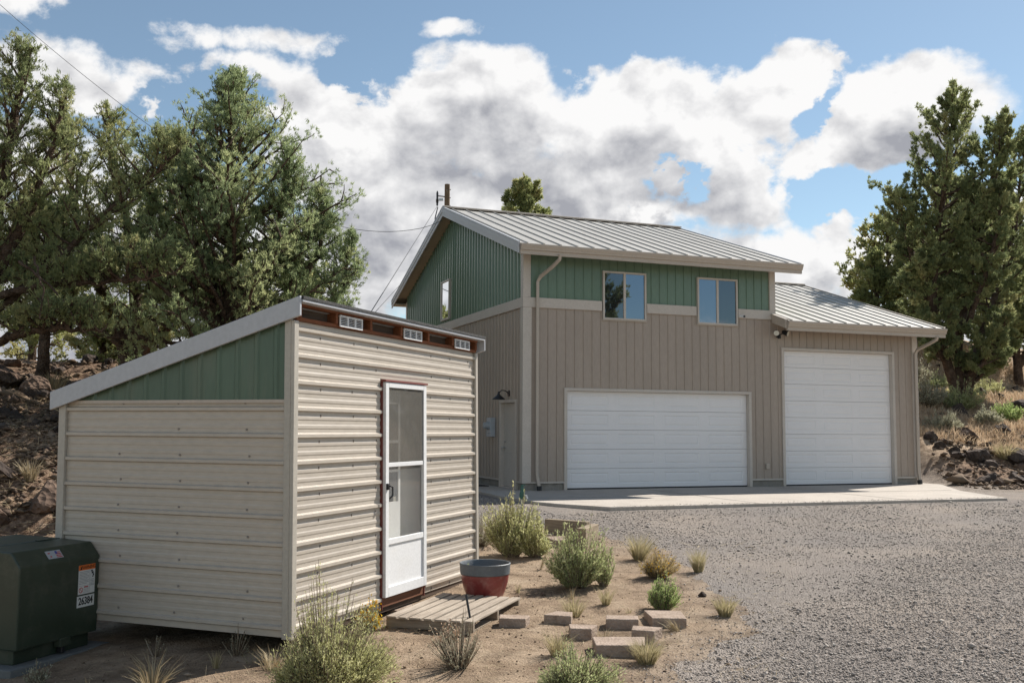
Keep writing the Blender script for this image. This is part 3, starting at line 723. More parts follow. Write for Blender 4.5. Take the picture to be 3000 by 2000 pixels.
# overhead doors
def overhead(u0, u1, h, ns, npan, label):
    root = MB(); w = .065
    y0, y1 = -.035, .11
    root.box((u0-w-.01,y0,.0),(u0,y1,h)); root.box((u1,y0,.0),(u1+w+.01,y1,h)); root.box((u0-w-.01,y0,h+.0005),(u1+w+.01,y1,h+.07))
    ro = root.build('garage_door', M['trim'], G, bevel=.005); ro['label'] = label
    seal = MB(); seal.box((u0+.01,.085,.002),(u1-.01,.12,.03)); seal.build('bottom_seal', M['rubber'], ro)
    sh = (h-.03)/ns; yb = .09
    for k in range(ns):
        z0, z1 = .03+k*sh+.004, .03+(k+1)*sh-.004
        m = MB(); pw = (u1-u0)/npan
        mu, mz = .10*pw, sh*.20
        for i in range(npan):
            a, b = u0+i*pw, u0+(i+1)*pw
            if i == 0: a += .004
            if i == npan-1: b -= .004
            L = [((a,b),(z0,z1),0)]
            pa, pb, za, zb = u0+i*pw+mu, u0+(i+1)*pw-mu, z0+mz, z1-mz
            for off, d in ((0,0),(.016,.009),(.034,.009),(.055,.002)): L.append(((pa+off,pb-off),(za+off,zb-off),d))
            R_ = [[(q[0][0],yb+q[2],q[1][0]),(q[0][1],yb+q[2],q[1][0]),(q[0][1],yb+q[2],q[1][1]),(q[0][0],yb+q[2],q[1][1])] for q in L]
            for A, B in zip(R_[:-1], R_[1:]):
                for e in range(4): m.poly([A[e], A[(e+1)%4], B[(e+1)%4], B[e]])
            m.poly(R_[-1])
        # rolled top and bottom lips of the section
        m.poly([(u0+.004,yb,z0),(u1-.004,yb,z0),(u1-.004,yb+.04,z0-.006),(u0+.004,yb+.04,z0-.006)])
        m.poly([(u0+.004,yb,z1),(u1-.004,yb,z1),(u1-.004,yb+.04,z1+.004),(u0+.004,yb+.04,z1+.004)])
        m.build('door_section', M['white'], ro)
    bk = MB(); bk.box((u0+.002,yb+.035,.03),(u1-.002,yb+.06,h)); bk.build('door_backing', M['interior'], ro)
overhead(DU0, DU1, DH, 5, 4, 'wide low white five section overhead door')
overhead(TU0, TU1, THH, 8, 3, 'tall white eight section overhead door')

# upper windows
def slider(u0, u1, z0, z1, screen_left, label):
    m = MB(); w = .045
    m.box((u0,-.065,z0),(u1,-.001,z0+w)); m.box((u0,-.065,z1-w),(u1,-.001,z1)); m.box((u0,-.065,z0+w+.0005),(u0+w,-.001,z1-w-.0005)); m.box((u1-w,-.065,z0+w+.0005),(u1,-.001,z1-w-.0005))
    um = (u0+u1)/2; m.box((um-.03,-.055,z0+w+.0005),(um+.03,-.001,z1-w-.0005))
    m.box((u0-.02,-.04,z0-.02),(u1+.02,-.0005,z0-.0005))
    o = m.build('window', M['trim'], G, bevel=.004); o['label'] = label
    for a, b, scr in ((u0+w,um-.03,screen_left),(um+.03,u1-w,not screen_left)):
        p = MB(); p.box((a+.0005,-.034,z0+w+.0005),(b-.0005,-.028,z1-w-.0005))
        q = p.build('pane', M['winscreen' if scr else 'winglass'], o)
        if scr: q['label'] = 'dark screened window half'
slider(1.957, 3.097, 3.934, 5.08, True, 'left upper sliding window with its left half screened')
slider(4.497, 5.637, 3.934, 5.08, False, 'right upper sliding window with its right half screened')
m = MB(); a, b, c, e = 5.66, 6.47, 4.43, 5.57
m.box((-.07,a,c),(-.001,b,c+.05)); m.box((-.07,a,e-.05),(-.001,b,e)); m.box((-.07,a,c+.0505),(-.001,a+.05,e-.0505)); m.box((-.07,b-.05,c+.0505),(-.001,b,e-.0505))
o = m.build('window', M['trim'], G, bevel=.004); o['label'] = 'narrow looking bright window in the green gable'
p = MB(); p.box((-.045,a+.0505,c+.0505),(-.035,b-.0505,e-.0505)); p.build('pane', M['gableglass'], o)

# side door, lamp, meter, floodlight, outlet, camera
m = MB()
m.box((-.05,V0-.05,.0),(.11,V0+.03,MH)); m.box((-.05,V1-.03,.0),(.11,V1+.05,MH)); m.box((-.05,V0-.05,MH+.0005),(.11,V1+.05,MH+.07)); m.box((-.02,V0+.031,.0),(.1,V1-.031,.03))
o = m.build('side_door', M['trim'], G, bevel=.005)
p = MB(); p.box((.05,V0+.033,.035),(.09,V1-.033,MH-.003)); p.build('door_leaf', M['trim'], o, bevel=.004)
k = MB(); k.tube([(.05,V1-.12,.93),(.0,V1-.12,.93)], .014, 8); k.lathe([(.001,-.03),(.026,-.02),(.03,0),(.02,.022),(.001,.026)], 12, (-.02,V1-.12,.93)); k.build('door_handle', M['steel'], o, smooth=True); k = MB(); k.tube([(.05,V1-.12,1.07),(.03,V1-.12,1.07)], .028, 10); k.build('deadbolt', M['steel'], o)
m = MB(); m.tube([(-.001,.92,2.20),(-.03,.92,2.20)], .07, 16); m.tube([(-.03,.92,2.20),(-.10,.92,2.26),(-.20,.92,2.27),(-.26,.92,2.20)], .013, 8)
o = m.build('wall_lamp', M['black'], G, smooth=True); o['label'] = 'black gooseneck lamp above the side door'
m = MB(); m.lathe([(.022,.06),(.03,.0),(.05,-.03),(.15,-.11),(.155,-.125),(.15,-.12),(.05,-.04),(.001,-.03)], 24, (-.27,.92,2.18)); m.build('lamp_shade', M['black'], o, smooth=True)
m = MB(); m.box((-.12,1.88,1.18),(-.001,2.20,1.64)); o = m.build('meter_box', M['greymetal'], G, bevel=.01)
m = MB(); m.tube([(-.12,2.05,1.45),(-.17,2.05,1.45)], .095, 20); m.tube([(-.17,2.05,1.45),(-.24,2.05,1.45),(-.255,2.05,1.45)], [.082,.078,.05], 20); m.build('meter_dial', M['silver'], o, smooth=True)
m = MB(); m.tube([(-.121,2.04,1.27),(-.135,2.04,1.27)], .02, 10); m.build('meter_seal', M['steel'], o)
m = MB(); m.tube([(6.82,-.021,3.74),(6.82,-.06,3.74)], .06, 12); m.tube([(6.82,-.06,3.74),(6.82,-.10,3.76),(6.74,-.12,3.80)], .018, 6); m.tube([(6.82,-.09,3.75),(6.90,-.12,3.79)], .018, 6); m.box((6.795,-.12,3.66),(6.845,-.06,3.72))
o = m.build('floodlight', M['black'], G); o['label'] = 'twin headed floodlight under the lower roof'
for a, dx in ((6.70,-.5),(6.94,.5)):
    m = MB(); c0 = Vector((a,-.13,3.82)); ax = Vector((dx,-.75,-.35)).normalized()
    m.tube([c0-ax*.06, c0-ax*.02, c0+ax*.10], [.03,.055,.075], 16); h = m.build('lamp_head', M['black'], o, smooth=True)
    q = MB(); q.tube([c0+ax*.101, c0+ax*.106], .068, 16); q.build('lamp_lens', M['lens'], h)
m = MB(); m.box((6.40,-.06,.43),(6.50,-.001,.56)); m.build('outlet_cover', M['gutter'], G, bevel=.008)
m = MB(); m.tube([(5.72,-.051,4.17),(5.72,-.075,4.17)], .035, 12); m.tube([(5.72,-.07,4.17),(5.74,-.17,4.16)], .032, 12)
o = m.build('security_camera', M['doorwhite'], G, smooth=True)
q = MB(); q.tube([(5.74,-.1705,4.16),(5.742,-.185,4.16)], .03, 12); q.build('camera_lens', M['black'], o)

# door mat on the apron by the side door
mt = MB(); mt.box((-.42,-.3,0),(.42,.3,.018)); c_, s_ = math.cos(TH), math.sin(TH)
def gl(u, v, z=0): return (GX+u*CT-v*ST, GY+u*ST+v*CT, z)
o = mt.build('door_mat', M['rubber'], loc=gl(-.62, 2.05, .0015), rotz=TH, bevel=.004); tag(o, 'black rubber mat lying on the apron beside the garage side wall', 'mat')

# ------------------------------------------------------------------ shed
SX, SY, SZ, STH = -1.7916, 8.3035, -.3296, 1.1983
CS, SS = math.cos(STH), math.sin(STH)
S_ = thing('shed', 'small lean-to shed of horizontal cream metal siding with a screen door', 'shed', (SX, SY, SZ), STH)
LEAN = .015
def lean(p): return (p[0] - LEAN*CS*p[2], p[1] + LEAN*SS*p[2], p[2])
SLn, SDp, STt, SLo = 3.796, 2.466, 2.60, 1.863
D0_, D1_, DT_ = 1.53, 2.40, 2.13     # door opening
def zroof(v): return 2.755 - .2905*(v+.07)
PIT = .2235
fr = MB()
prl = ribs(0.0, STt, PIT, .025, .026, .075, .0045)
for a, b, zl, zh in ((.03, D0_-.035, 0, STt), (D1_+.035, SLn-.03, 0, STt), (D0_-.035, D1_+.035, DT_+.055, STt)):
    pr = [p for p in prl if zl-.001 <= p[0] <= zh]
    if zl: pr = [(zl, 0)] + pr
    siding(fr, (0,0,0), (0,0,1), (1,0,0), (0,-1,0), pr, lambda s, a=a: a, lambda s, b=b: b)
# closed rib ends beside the door and screw heads
def screw(mb, c, n):
    c = Vector(c); n = Vector(n); mb.tube([c, c+n*.006, c+n*.010], [.0105,.0105,.006], 6)
nf_ = len(fr.f)
def darkscrews(o, n0):
    o.data.materials.append(M['screw'])
    for i in range(n0, len(o.data.polygons)): o.data.polygons[i].material_index = 1
sc = fr
for k in range(12):
    z = .075 + k*PIT - .05
    for u in (.42, .98, 1.42, 2.62, 3.1, 3.62):
        if z < DT_+.05 and D0_-.06 < u < D1_+.06: continue
        if k == 0 and u in (1.42,): continue
        screw(sc, (u + random.uniform(-.02,.02), 0, z + PIT*.55 if z < 0 else z), (0,-1,0))
darkscrews(fr.build('front_siding', M['shed'], S_, warp=lean), nf_)
sd_ = MB()
siding(sd_, (0,0,0), (0,0,1), (0,1,0), (-1,0,0), ribs(0.0, SLo+.06, PIT, .024, .024, .075, .0025), lambda s: .03, lambda s: SDp-.03)
nf_ = len(sd_.f); sc = sd_
for k in range(9):
    for v in (.45, 1.15, 1.78):
        if random.random() < .12: continue
        screw(sc, (0, v+random.uniform(-.03,.03), .125 + k*PIT), (-1,0,0))
darkscrews(sd_.build('side_siding', M['shed'], S_, warp=lean), nf_)
su = MB()
pr = [(0.06, 0)]; c = .16
while c < SDp-.05:
    pr += [(c-.03,0),(c-.014,.014),(c+.014,.014),(c+.03,0)]; c += .195
pr.append((SDp-.03, 0))
siding(su, (-.004,0,0), (0,1,0), (0,0,1), (-1,0,0), pr, lambda s: SLo+.075, lambda s: max(SLo+.076, zroof(s)-.10))
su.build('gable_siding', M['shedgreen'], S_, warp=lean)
m = MB(); m.box((-.026,.055,SLo+.05),(-.001,SDp-.03,SLo+.078)); m.build('dividing_trim', M['gutter'], S_, warp=lean)
# far sides
m = MB()
m.poly([(SLn,0,0),(SLn,SDp,0),(SLn,SDp,zroof(SDp)-.03),(SLn,0,zroof(0)-.03)])
m.poly([(0,SDp,0),(SLn,SDp,0),(SLn,SDp,zroof(SDp)-.03),(0,SDp,zroof(SDp)-.03)])
m.build('rear_siding', M['shed'], S_, warp=lean)
# corner trims
for q in ([((-.034,-.034,-.01),(.035,-.001,STt)),((-.034,-.0005,-.01),(-.001,.062,STt+.02))], [((SLn-.035,-.034,-.01),(SLn+.03,-.001,STt)),((SLn+.0005,-.0005,-.01),(SLn+.03,.05,STt))], [((-.034,SDp-.05,-.01),(-.001,SDp+.03,zroof(SDp)-.02))]):
    m = MB()
    for w_ in q: m.box(*w_)
    m.build('corner_trim', M['shedtrim'], S_, warp=lean, bevel=.005)
# floor, skids, header, rafters
m = MB(); m.box((.03,.03,.0),(SLn-.03,SDp-.03,.045)); m.box((.04,.012,-.055),(SLn-.05,.05,-.001)); m.box((.04,SDp-.09,-.055),(SLn-.05,SDp-.05,-.001))
m.build('floor_frame', M['darkwood'], S_, warp=lean)
m = MB(); m.box((.01,-.03,STt+.002),(SLn-.01,.0,STt+.032)); m.box((.01,-.05,STt+.125),(SLn-.01,.03,STt+.147)); m.build('header_board', M['redwood'], S_, warp=lean)
m = MB(); m.box((.0,.045,STt+.002),(SLn,.075,STt+.15)); m.build('eave_blocking', M['darkwood'], S_, warp=lean)
for u in (.02, .60, 1.22, 1.84, 2.46, 3.08, SLn-.06):
    m = MB(); m.box((u,-.045,STt+.033),(u+.04,.044,STt+.124)); m.build('rafter_tail', M['redwood'], S_, warp=lean)
for u in (.655, 1.895, 3.135):
    z0, z1, w = STt+.012, STt+.115, .40
    m = MB(); y0, y1 = -.058, -.046
    m.box((u,y0,z0),(u+w,y1,z0+.012)); m.box((u,y0,z1-.012),(u+w,y1,z1))
    for x in (0, .128, .262, w-.012): m.box((u+x,y0,z0+.0125),(u+x+(.012 if x in (0, w-.012) else .02),y1,z1-.0125))
    for j in range(5):
        zz_ = z0+.016+j*.0155; m.hexa([(u+.013,y0+.001,zz_),(u+w-.013,y0+.001,zz_),(u+w-.013,y1+.006,zz_+.008),(u+.013,y1+.006,zz_+.008),(u+.013,y0+.001,zz_+.003),(u+w-.013,y0+.001,zz_+.003),(u+w-.013,y1+.006,zz_+.011),(u+.013,y1+.006,zz_+.011)])
    o = m.build('soffit_vent', M['doorwhite'], S_, warp=lean)
# roof
m = MB()
for a, b in ((-.10, SDp+.12),):
    m.hexa([(-.03,a,zroof(a)-.005),(SLn+.05,a,zroof(a)-.005),(SLn+.05,b,zroof(b)-.005),(-.03,b,zroof(b)-.005),(-.03,a,zroof(a)+.02),(SLn+.05,a,zroof(a)+.02),(SLn+.05,b,zroof(b)+.02),(-.03,b,zroof(b)+.02)])
for k in range(13):
    u = .12 + k*.3
    if u < SLn: m.hexa([(u-.02,-.10,zroof(-.1)+.0205),(u+.02,-.10,zroof(-.1)+.0205),(u+.02,SDp+.12,zroof(SDp+.12)+.0205),(u-.02,SDp+.12,zroof(SDp+.12)+.0205),(u-.01,-.10,zroof(-.1)+.04),(u+.01,-.10,zroof(-.1)+.04),(u+.01,SDp+.12,zroof(SDp+.12)+.04),(u-.01,SDp+.12,zroof(SDp+.12)+.04)])
ro = m.build('roof', M['greymetal'], S_, warp=lean)
m = MB(); m.box((-.045,-.122,zroof(-.1)-.016),(SLn+.055,-.1005,zroof(-.1)+.006)); m.build('drip_edge', M['fascia'], ro, warp=lean, bevel=.003); m = MB(); m.box((-.045,-.128,zroof(-.1)+.0065),(SLn+.055,-.07,zroof(-.1)+.034)); m.build('edge_strip', M['rubber'], ro, warp=lean, bevel=.003)
for u0, u1 in ((-.075, -.046), (SLn+.056, SLn+.085)):
    m = MB(); m.hexa([(u0,-.11,zroof(-.11)-.135),(u1,-.11,zroof(-.11)-.135),(u1,SDp+.10,zroof(SDp+.10)-.135),(u0,SDp+.10,zroof(SDp+.10)-.135),(u0,-.11,zroof(-.11)+.03),(u1,-.11,zroof(-.11)+.03),(u1,SDp+.10,zroof(SDp+.10)+.03),(u0,SDp+.10,zroof(SDp+.10)+.03)])
    m.build('fascia', M['fascia'], S_, warp=lean, bevel=.004)
# piers under it
def gz(x, y): return float(hgt(x, y))
def spt(u, v): return SX+u*CS-v*SS, SY+u*SS+v*CS
for u, v, hh, w in ((SLn-.38,.06,.15,.36),(D0_+.30,-.02,.085,.40),(1.6,1.0,.2,.3),(1.3,2.0,.25,.35),(2.6,2.0,.2,.35),(.75,.7,.2,.3)):
    x, y = spt(u, v); zb = gz(x, y) - SZ - .05
    m = MB(); m.box((u,v+.01,zb),(u+w,v+.21,-.057 if hh > .1 else -.075)); m.build('pier_block', M['block'], S_, warp=lean, bevel=.008)

# screen door of the shed
m = MB()
for a, b in ((D0_-.021, D0_-.0125), (D1_+.0125, D1_+.021)): m.box((a,-.021,-.02),(b,.02,DT_+.03))
m.box((D0_-.03,-.06,DT_+.0305),(D1_+.03,.02,DT_+.048))
dr = m.build('screen_door', M['maroon'], S_, warp=lean)
m = MB(); m.box((D0_-.01,-.012,.0),(D1_+.01,.02,.085)); m.build('threshold', M['brownboard'], dr, warp=lean)
m = MB(); st = .065; z0, z1 = .092, DT_+.025; y0, y1 = -.052, -.014
a, b = D0_-.01, D1_+.01
m.box((a,y0,z0),(a+st,y1,z1)); m.box((b-st,y0,z0),(b,y1,z1)); m.box((a+st+.0005,y0,z1-st*.8),(b-st-.0005,y1,z1)); m.box((a+st+.0005,y0,z0),(b-st-.0005,y1,z0+.095))
m.box((a+st+.0005,y0+.004,.585),(b-st-.0005,y1,.64)); m.box((a+st+.0005,y0+.007,1.33),(b-st-.0005,y1,1.372))
m.build('door_frame', M['doorwhite'], dr, warp=lean, bevel=.004)
m = MB(); m.box((a+st+.001,y0+.018,z0+.096),(b-st-.001,y1,.584)); m.build('kick_panel', M['doorwhite'], dr, warp=lean)
m = MB(); m.box((a+st+.001,y0+.022,.641),(b-st-.001,y0+.026,1.329)); m.build('glass_pane', M['clear'], dr, warp=lean)
m = MB(); m.box((a+st+.001,y0+.012,1.373),(b-st-.001,y0+.014,z1-st*.8-.001)); m.build('insect_screen', M['screen'], dr, warp=lean)
m = MB(); m.box((a+.008,y0-.02,1.115),(a+.045,y0-.0005,1.175)); m.tube([(a+.03,y0-.012,1.16),(a+.055,y0-.045,1.14),(a+.055,y0-.045,1.06),(a+.035,y0-.02,1.03)], .009, 8); m.build('door_handle', M['black'], dr, warp=lean, smooth=True)
# inner door standing ajar behind it, with a dark divided pane, and the wall behind
i0, i1 = a+st-.03, b-st+.03
m = MB(); m.box((i0,.02,.05),(i0+.40,.05,.98)); m.box((i0,.02,.9805),(i0+.04,.05,2.1)); m.box((i0+.36,.02,.9805),(i0+.40,.05,2.1)); m.box((i0+.041,.02,1.95),(i0+.359,.05,2.1))
m.box((i0+.041,.016,1.275),(i0+.359,.05,1.30)); m.box((i0+.041,.016,1.56),(i0+.359,.05,1.59)); m.build('inner_door', M['curtain'], dr, warp=lean)
m = MB(); m.box((i0+.041,.03,1.03),(i0+.359,.04,1.9495)); m.build('inner_pane', M['innerpane'], dr, warp=lean)
m = MB(); m.box((i0+.4005,.10,.05),(i1+.5,.13,2.2)); m.build('inner_wall', M['inside'], S_, warp=lean)
# ------------------------------------------------------------------ pad-mounted transformer
TA = math.atan2(.86, .29)
BX, BY, BZ = -3.95, 8.16, -.56
B = thing('transformer_cabinet', 'dark green pad mounted electrical cabinet with orange warning label', 'electrical box', (BX, BY, BZ), TA)
# local axes: x along its front face (to the right), y into the cabinet
WB, DB = .91, .95
m = MB(); m.prism([(.0,.14),(.0,.80),(.10,.915),(.43,.93),(.43,.14)], 0, 0, WB)   # profile (y,z)
cab = m.build('cabinet_hood', M['dkgreen'], B, bevel=.012)
m = MB(); m.prism([(.437,.14),(.437,.932),(DB,.945),(DB,.14)], 0, 0, WB); m.build('cabinet_tank', M['dkgreen'], B, bevel=.012)
m = MB(); m.box((.62,.41,.9305),(.78,.455,.938)); m.build('hinge', M['dkgreen'], B, bevel=.002)
m = MB(); m.box((.035,.06,.02),(WB-.035,DB-.02,.139)); m.build('base_skirt', M['dkgreen'], B, bevel=.008)
m = MB(); m.box((.46,-.016,.085),(.58,.055,.155)); m.build('lock_hasp', M['dkgreen'], B, bevel=.006)
m = MB(); m.box((.49,-.006,.03),(.53,.05,.0845)); m.build('padlock', M['black'], B, bevel=.006)
m = MB(); m.box((-.10,-.055,-.12),(WB+.13,DB+.1,.0195)); m.build('pad', M['pad'], B, bevel=.012)
def text(body, size, loc, rot, mat, parent, name, extr=.0006, offs=0):
    c = bpy.data.curves.new(name, 'FONT'); c.body = body; c.size = size; c.extrude = extr; c.align_x = 'CENTER'; c.align_y = 'CENTER'; c.resolution_u = 4
    c.materials.append(mat); c.offset = offs; tmp = bpy.data.objects.new(name, c); COL.objects.link(tmp); bpy.context.view_layer.update()
    me = bpy.data.meshes.new_from_object(tmp.evaluated_get(bpy.context.evaluated_depsgraph_get())); bpy.data.objects.remove(tmp)
    o = bpy.data.objects.new(name, me); COL.objects.link(o); o.parent = parent; o.location = loc; o.rotation_euler = rot; return o
def flat(m, x0, x1, z0, z1, d): m.box((x0, -d, z0), (x1, -d+.0009, z1)); return m
up = (rad(90), 0, 0)
lx0, lx1 = .655, .855
w = flat(MB(), lx0, lx1, .485, .735, .0025).build('warning_label', M['stickwhite'], B)
flat(MB(), lx0, lx1, .690, .735, .0036).build('orange_band', M['orange'], w)
t = text('WARNING', .036, ((lx0+lx1)/2+.012, -.0042, .712), up, M['ink'], w, 'label_text'); t.scale = (1.05,1.15,1)
m = MB(); m.poly([(lx0+.014,-.0042,.697),(lx0+.040,-.0042,.697),(lx0+.027,-.0042,.724)]); m.build('hazard_sign', M['ink'], w)
m = MB()
for j in range(9): flat(m, lx0+.012, lx0+.125-.02*(j%3==2), .674-j*.0125, .678-j*.0125, .0036)
for j in range(5): flat(m, lx0+.145, lx1-.012, .600-j*.0125, .604-j*.0125, .0036)
for j in range(4): flat(m, lx0+.065, lx0+.125, .535-j*.012, .538-j*.012, .0036)
flat(m, lx0+.134, lx0+.136, .49, .688, .0036); flat(m, lx0+.005, lx1-.005, .556, .558, .0036)
m.build('fine_print', M['greyink'], w)
m = MB()   # pictogram of a figure and bolt
for q in ((.150,.668,.018,.014),(.158,.650,.022,.016),(.172,.632,.014,.016),(.165,.622,.016,.008)): flat(m, lx0+q[0], lx0+q[0]+q[2], q[1], q[1]+q[3], .0036)
m.build('pictogram', M['ink'], w)
m = MB(); n_ = 20; cx_, cz_ = lx0+.034, .522
for i in range(n_):
    a0, a1 = 6.2832*i/n_, 6.2832*(i+1)/n_
    m.poly([(cx_+r_*math.cos(a), -.0036, cz_+r_*math.sin(a)) for r_, a in ((.018,a0),(.024,a0),(.024,a1),(.018,a1))])
m.poly([(cx_-.016,-.0036,cz_+.012),(cx_-.012,-.0036,cz_+.016),(cx_+.016,-.0036,cz_-.012),(cx_+.012,-.0036,cz_-.016)]); flat(m, lx0+.07, lx0+.12, .541, .550, .0036)
m.build('prohibition_sign', M['redink'], w)
w = flat(MB(), lx0-.008, lx1+.0, .375, .472, .0025).build('number_label', M['stickwhite'], B)
t = text('26384', .088, ((lx0+lx1)/2-.004, -.0034, .424), up, M['ink'], w, 'number_text', .001, .0018); t.scale = (.78,1,1)
sl = math.atan2(.115, .10)
def onchamf(x, s, d):   # point on the sloping top edge of the hood
    l = math.hypot(.10, .115); return Vector((x, .10*s/l, .80+.115*s/l)) + Vector((0, -.115/l, .10/l))*d
def cq(m, x0, x1, s0, s1, d): m.poly([onchamf(x0,s0,d), onchamf(x1,s0,d), onchamf(x1,s1,d), onchamf(x0,s1,d)])
m = MB(); cq(m, .33, .50, .035, .115, .002); w = m.build('flag_sticker', M['silver'], B)
m = MB()
for j in range(4): cq(m, .43, .49, .042+j*.016, .050+j*.016, .0032)
cq(m, .35, .375, .085, .095, .0032); cq(m, .36, .38, .05, .062, .0032); m.build('red_print', M['redink'], w)
m = MB(); cq(m, .43, .455, .078, .106, .0042); m.build('blue_canton', M['blueink'], w)

# ------------------------------------------------------------------ pot, pallet, blocks, timbers, hydrant, stake
px, py = -.27, 10.72; pz = gz(px, py)
P_ = thing('flower_pot', 'large empty red glazed pot with a grey rim beside the shed', 'flower pot', (px, py, pz-.005))
m = MB(); k_ = 72; pr = []
for i in range(25):
    f = i/24; r_ = .185 + .072*math.sin(f*1.35)**.9; pr.append((r_, .02+f*.24))
m.lathe([(.001,0),(.175,0)] + pr, k_)
nv = []
for p in m.v:    # fine woven relief of the glaze
    r_ = math.hypot(p[0], p[1])
    if r_ > .18 and p[2] > .02:
        a = math.atan2(p[1], p[0]); q = 1 + .012*math.sin(a*36)*math.sin(p[2]*190); nv.append((p[0]*q, p[1]*q, p[2]))
    else: nv.append(p)
m.v = nv; m.build('pot_body', M['potred'], P_, smooth=True)
m = MB(); m.lathe([(.256,.262),(.262,.268),(.268,.355),(.272,.372),(.266,.378),(.258,.376),(.25,.36),(.235,.20),(.22,.16)], 64); m.build('pot_rim', M['potgrey'], P_, smooth=True)
m = MB(); m.lathe([(.001,.175),(.12,.18),(.226,.165)], 32); m.build('potting_soil', M['soil'], P_, smooth=True)

# pallet step: local x along its front runner, y towards the back
pa = math.atan2(-.26, .81); pb = math.atan2(1.29, .43)
Q = thing('pallet', 'weathered wooden pallet lying as a step below the screen door', 'pallet', (-1.14, 9.36, -.46), pa)
LP, WP, HZ = 1.36, .85, .125
sk = (pb - pa) - math.pi/2   # the boards run a little askew to the runner
def psk(p): return (p[0] - p[1]*math.tan(sk), p[1], p[2])
def brd(x0, x1, y0, y1, z0, z1, m): m.box((x0,y0,z0),(x1,y1,z1))
m = MB(); x = 0.; i = 0
ws = [.10,.075,.115,.075,.12,.095,.09]
gap = (WP - sum(ws))/6
for w_ in ws:
    dz = random.uniform(-.003,.003); e = random.uniform(-.012,.012); brd(x, x+w_, -.012+e, LP+.01+e, HZ-.018+dz, HZ+dz, m); x += w_ + gap
m.build('pallet_deck', M['pallet'], Q, bevel=.003, warp=psk)
for y in (.0, LP/2-.02, LP-.05):
    m = MB(); m.box((.0,y,.022),(WP,y+.042,HZ-.022)); m.build('runner', M['palletside'], Q, bevel=.003, warp=psk)
m = MB()
for x in (.02, .22, .46, .72): brd(x, x+.09, .003, LP-.01, .0, .0215, m)
m.build('bottom_boards', M['palletside'], Q, bevel=.003, warp=psk)

def block(name, label, x, y, rot, L, Wd, Hh, taper=.03, z=None, tilt=0, mat='block', group='concrete garden blocks lying on the dirt'):
    m = MB(); t = taper
    b = [(-L/2+t,-Wd/2),(L/2-t,-Wd/2),(L/2,Wd/2),(-L/2,Wd/2)] if taper >= 0 else [(-L/2,-Wd/2),(L/2,-Wd/2),(L/2+t,Wd/2),(-L/2-t,Wd/2)]
    m.prism([(p[0], p[1]) for p in b], 2, -.03, Hh)
    o = m.build(name, M[mat], None, bevel=.008, loc=(x, y, gz(x,y)-.012 if z is None else z), rotz=rot)
    o.rotation_euler = (tilt, random.uniform(-.02,.02), rot); return tag(o, label, 'block', group)
block('concrete_block', 'single tapered concrete block touching the right side of the pallet', .03, 9.50, -.12, .29, .19, .095, .02)
block('concrete_block', 'tapered concrete block behind and left of its close neighbour, right of the pallet', .48, 9.65, -.35, .27, .22, .095, -.05)
block('concrete_block', 'tapered concrete block in the front of the left close pair', .64, 9.08, -.18, .26, .20, .105, .035)
block('concrete_block', 'concrete block with a dark vertical seam in the middle of the group', 1.04, 9.46, -.10, .30, .20, .105, .0)
block('concrete_block', 'tapered concrete block just behind the long grey slab and grass tuft', 1.19, 8.98, -.35, .27, .20, .115, .035)
block('concrete_slab_block', 'long wide concrete slab block in front, half behind a grass tuft', .92, 8.55, -.05, .45, .34, .11, .02)
block('concrete_slab_block', 'wide flat concrete slab block in front of the round green shrub', 1.47, 9.62, .02, .36, .40, .10, .02)
def beam(name, label, a, b, w, h, mat='timber', cat='timber', tilt=0., group='old timbers at the edge of the gravel'):
    a, b = Vector(a), Vector(b); L = (b-a).length; m = MB(); m.box((0,-w/2,-.02),(L,w/2,h))
    o = m.build(name, M[mat], None, bevel=.008, loc=a, rotz=math.atan2(b.y-a.y, b.x-a.x)); o.rotation_euler.x = tilt
    return tag(o, label, cat, group)
beam('timber', 'wide weathered timber with a dark stain set across behind the shrubs', (.53,15.05,gz(.55,15)), (1.12,14.62,gz(1,14.8)), .10, .27)
beam('timber', 'pale sunlit timber end pointing toward the front of the stained timber', (.98,14.05,gz(.9,14)), (1.22,14.75,gz(1,14.6)), .13, .27)
block('concrete_block', 'small low block at the left foot of the stained timber', .50, 14.75, .1, .22, .18, .10, 0.)
o = block('flat_rock', 'flat dark stone leaning beside the timbers', .66, 14.25, .3, .34, .22, .12, .07, tilt=.15); o['category'] = 'stone'; del o['group']
# stain on the wide timber
hx, hy = .187, 17.2; hz = gz(hx, hy)
Hn = thing('yard_hydrant', 'green headed yard hydrant on a thin pipe in front of the apron', 'yard hydrant', (hx, hy, hz))
m = MB(); m.tube([(0,0,-.1),(0,0,.30)], .022, 10); m.build('riser_pipe', M['steel'], Hn, smooth=True)
m = MB(); m.tube([(0,0,.30),(0,0,.34),(0,0,.42)], [.03,.045,.038], 12); m.tube([(0,0,.42),(0,0,.52)], [.03,.026], 10); m.build('hydrant_head', M['hydgreen'], Hn, smooth=True)
m = MB(); m.tube([(.03,0,.36),(.07,-.01,.36),(.085,-.012,.31)], [.022,.02,.02], 8); m.build('spout', M['steel'], Hn, smooth=True)
m = MB(); m.box((-.012,-.02,.50),(.012,.02,.545)); m.box((-.02,-.012,.53),(.06,.012,.545)); m.build('lever_handle', M['hydgreen'], Hn, bevel=.004)
m = MB(); m.tube([(0,0,-.05),(-.075,.10,.315)], .011, 8); o = m.build('stake', M['black'], None, loc=(-.335, 9.27, gz(-.335,9.27))); tag(o, 'thin black stake leaning on the front corner of the pallet', 'stake')

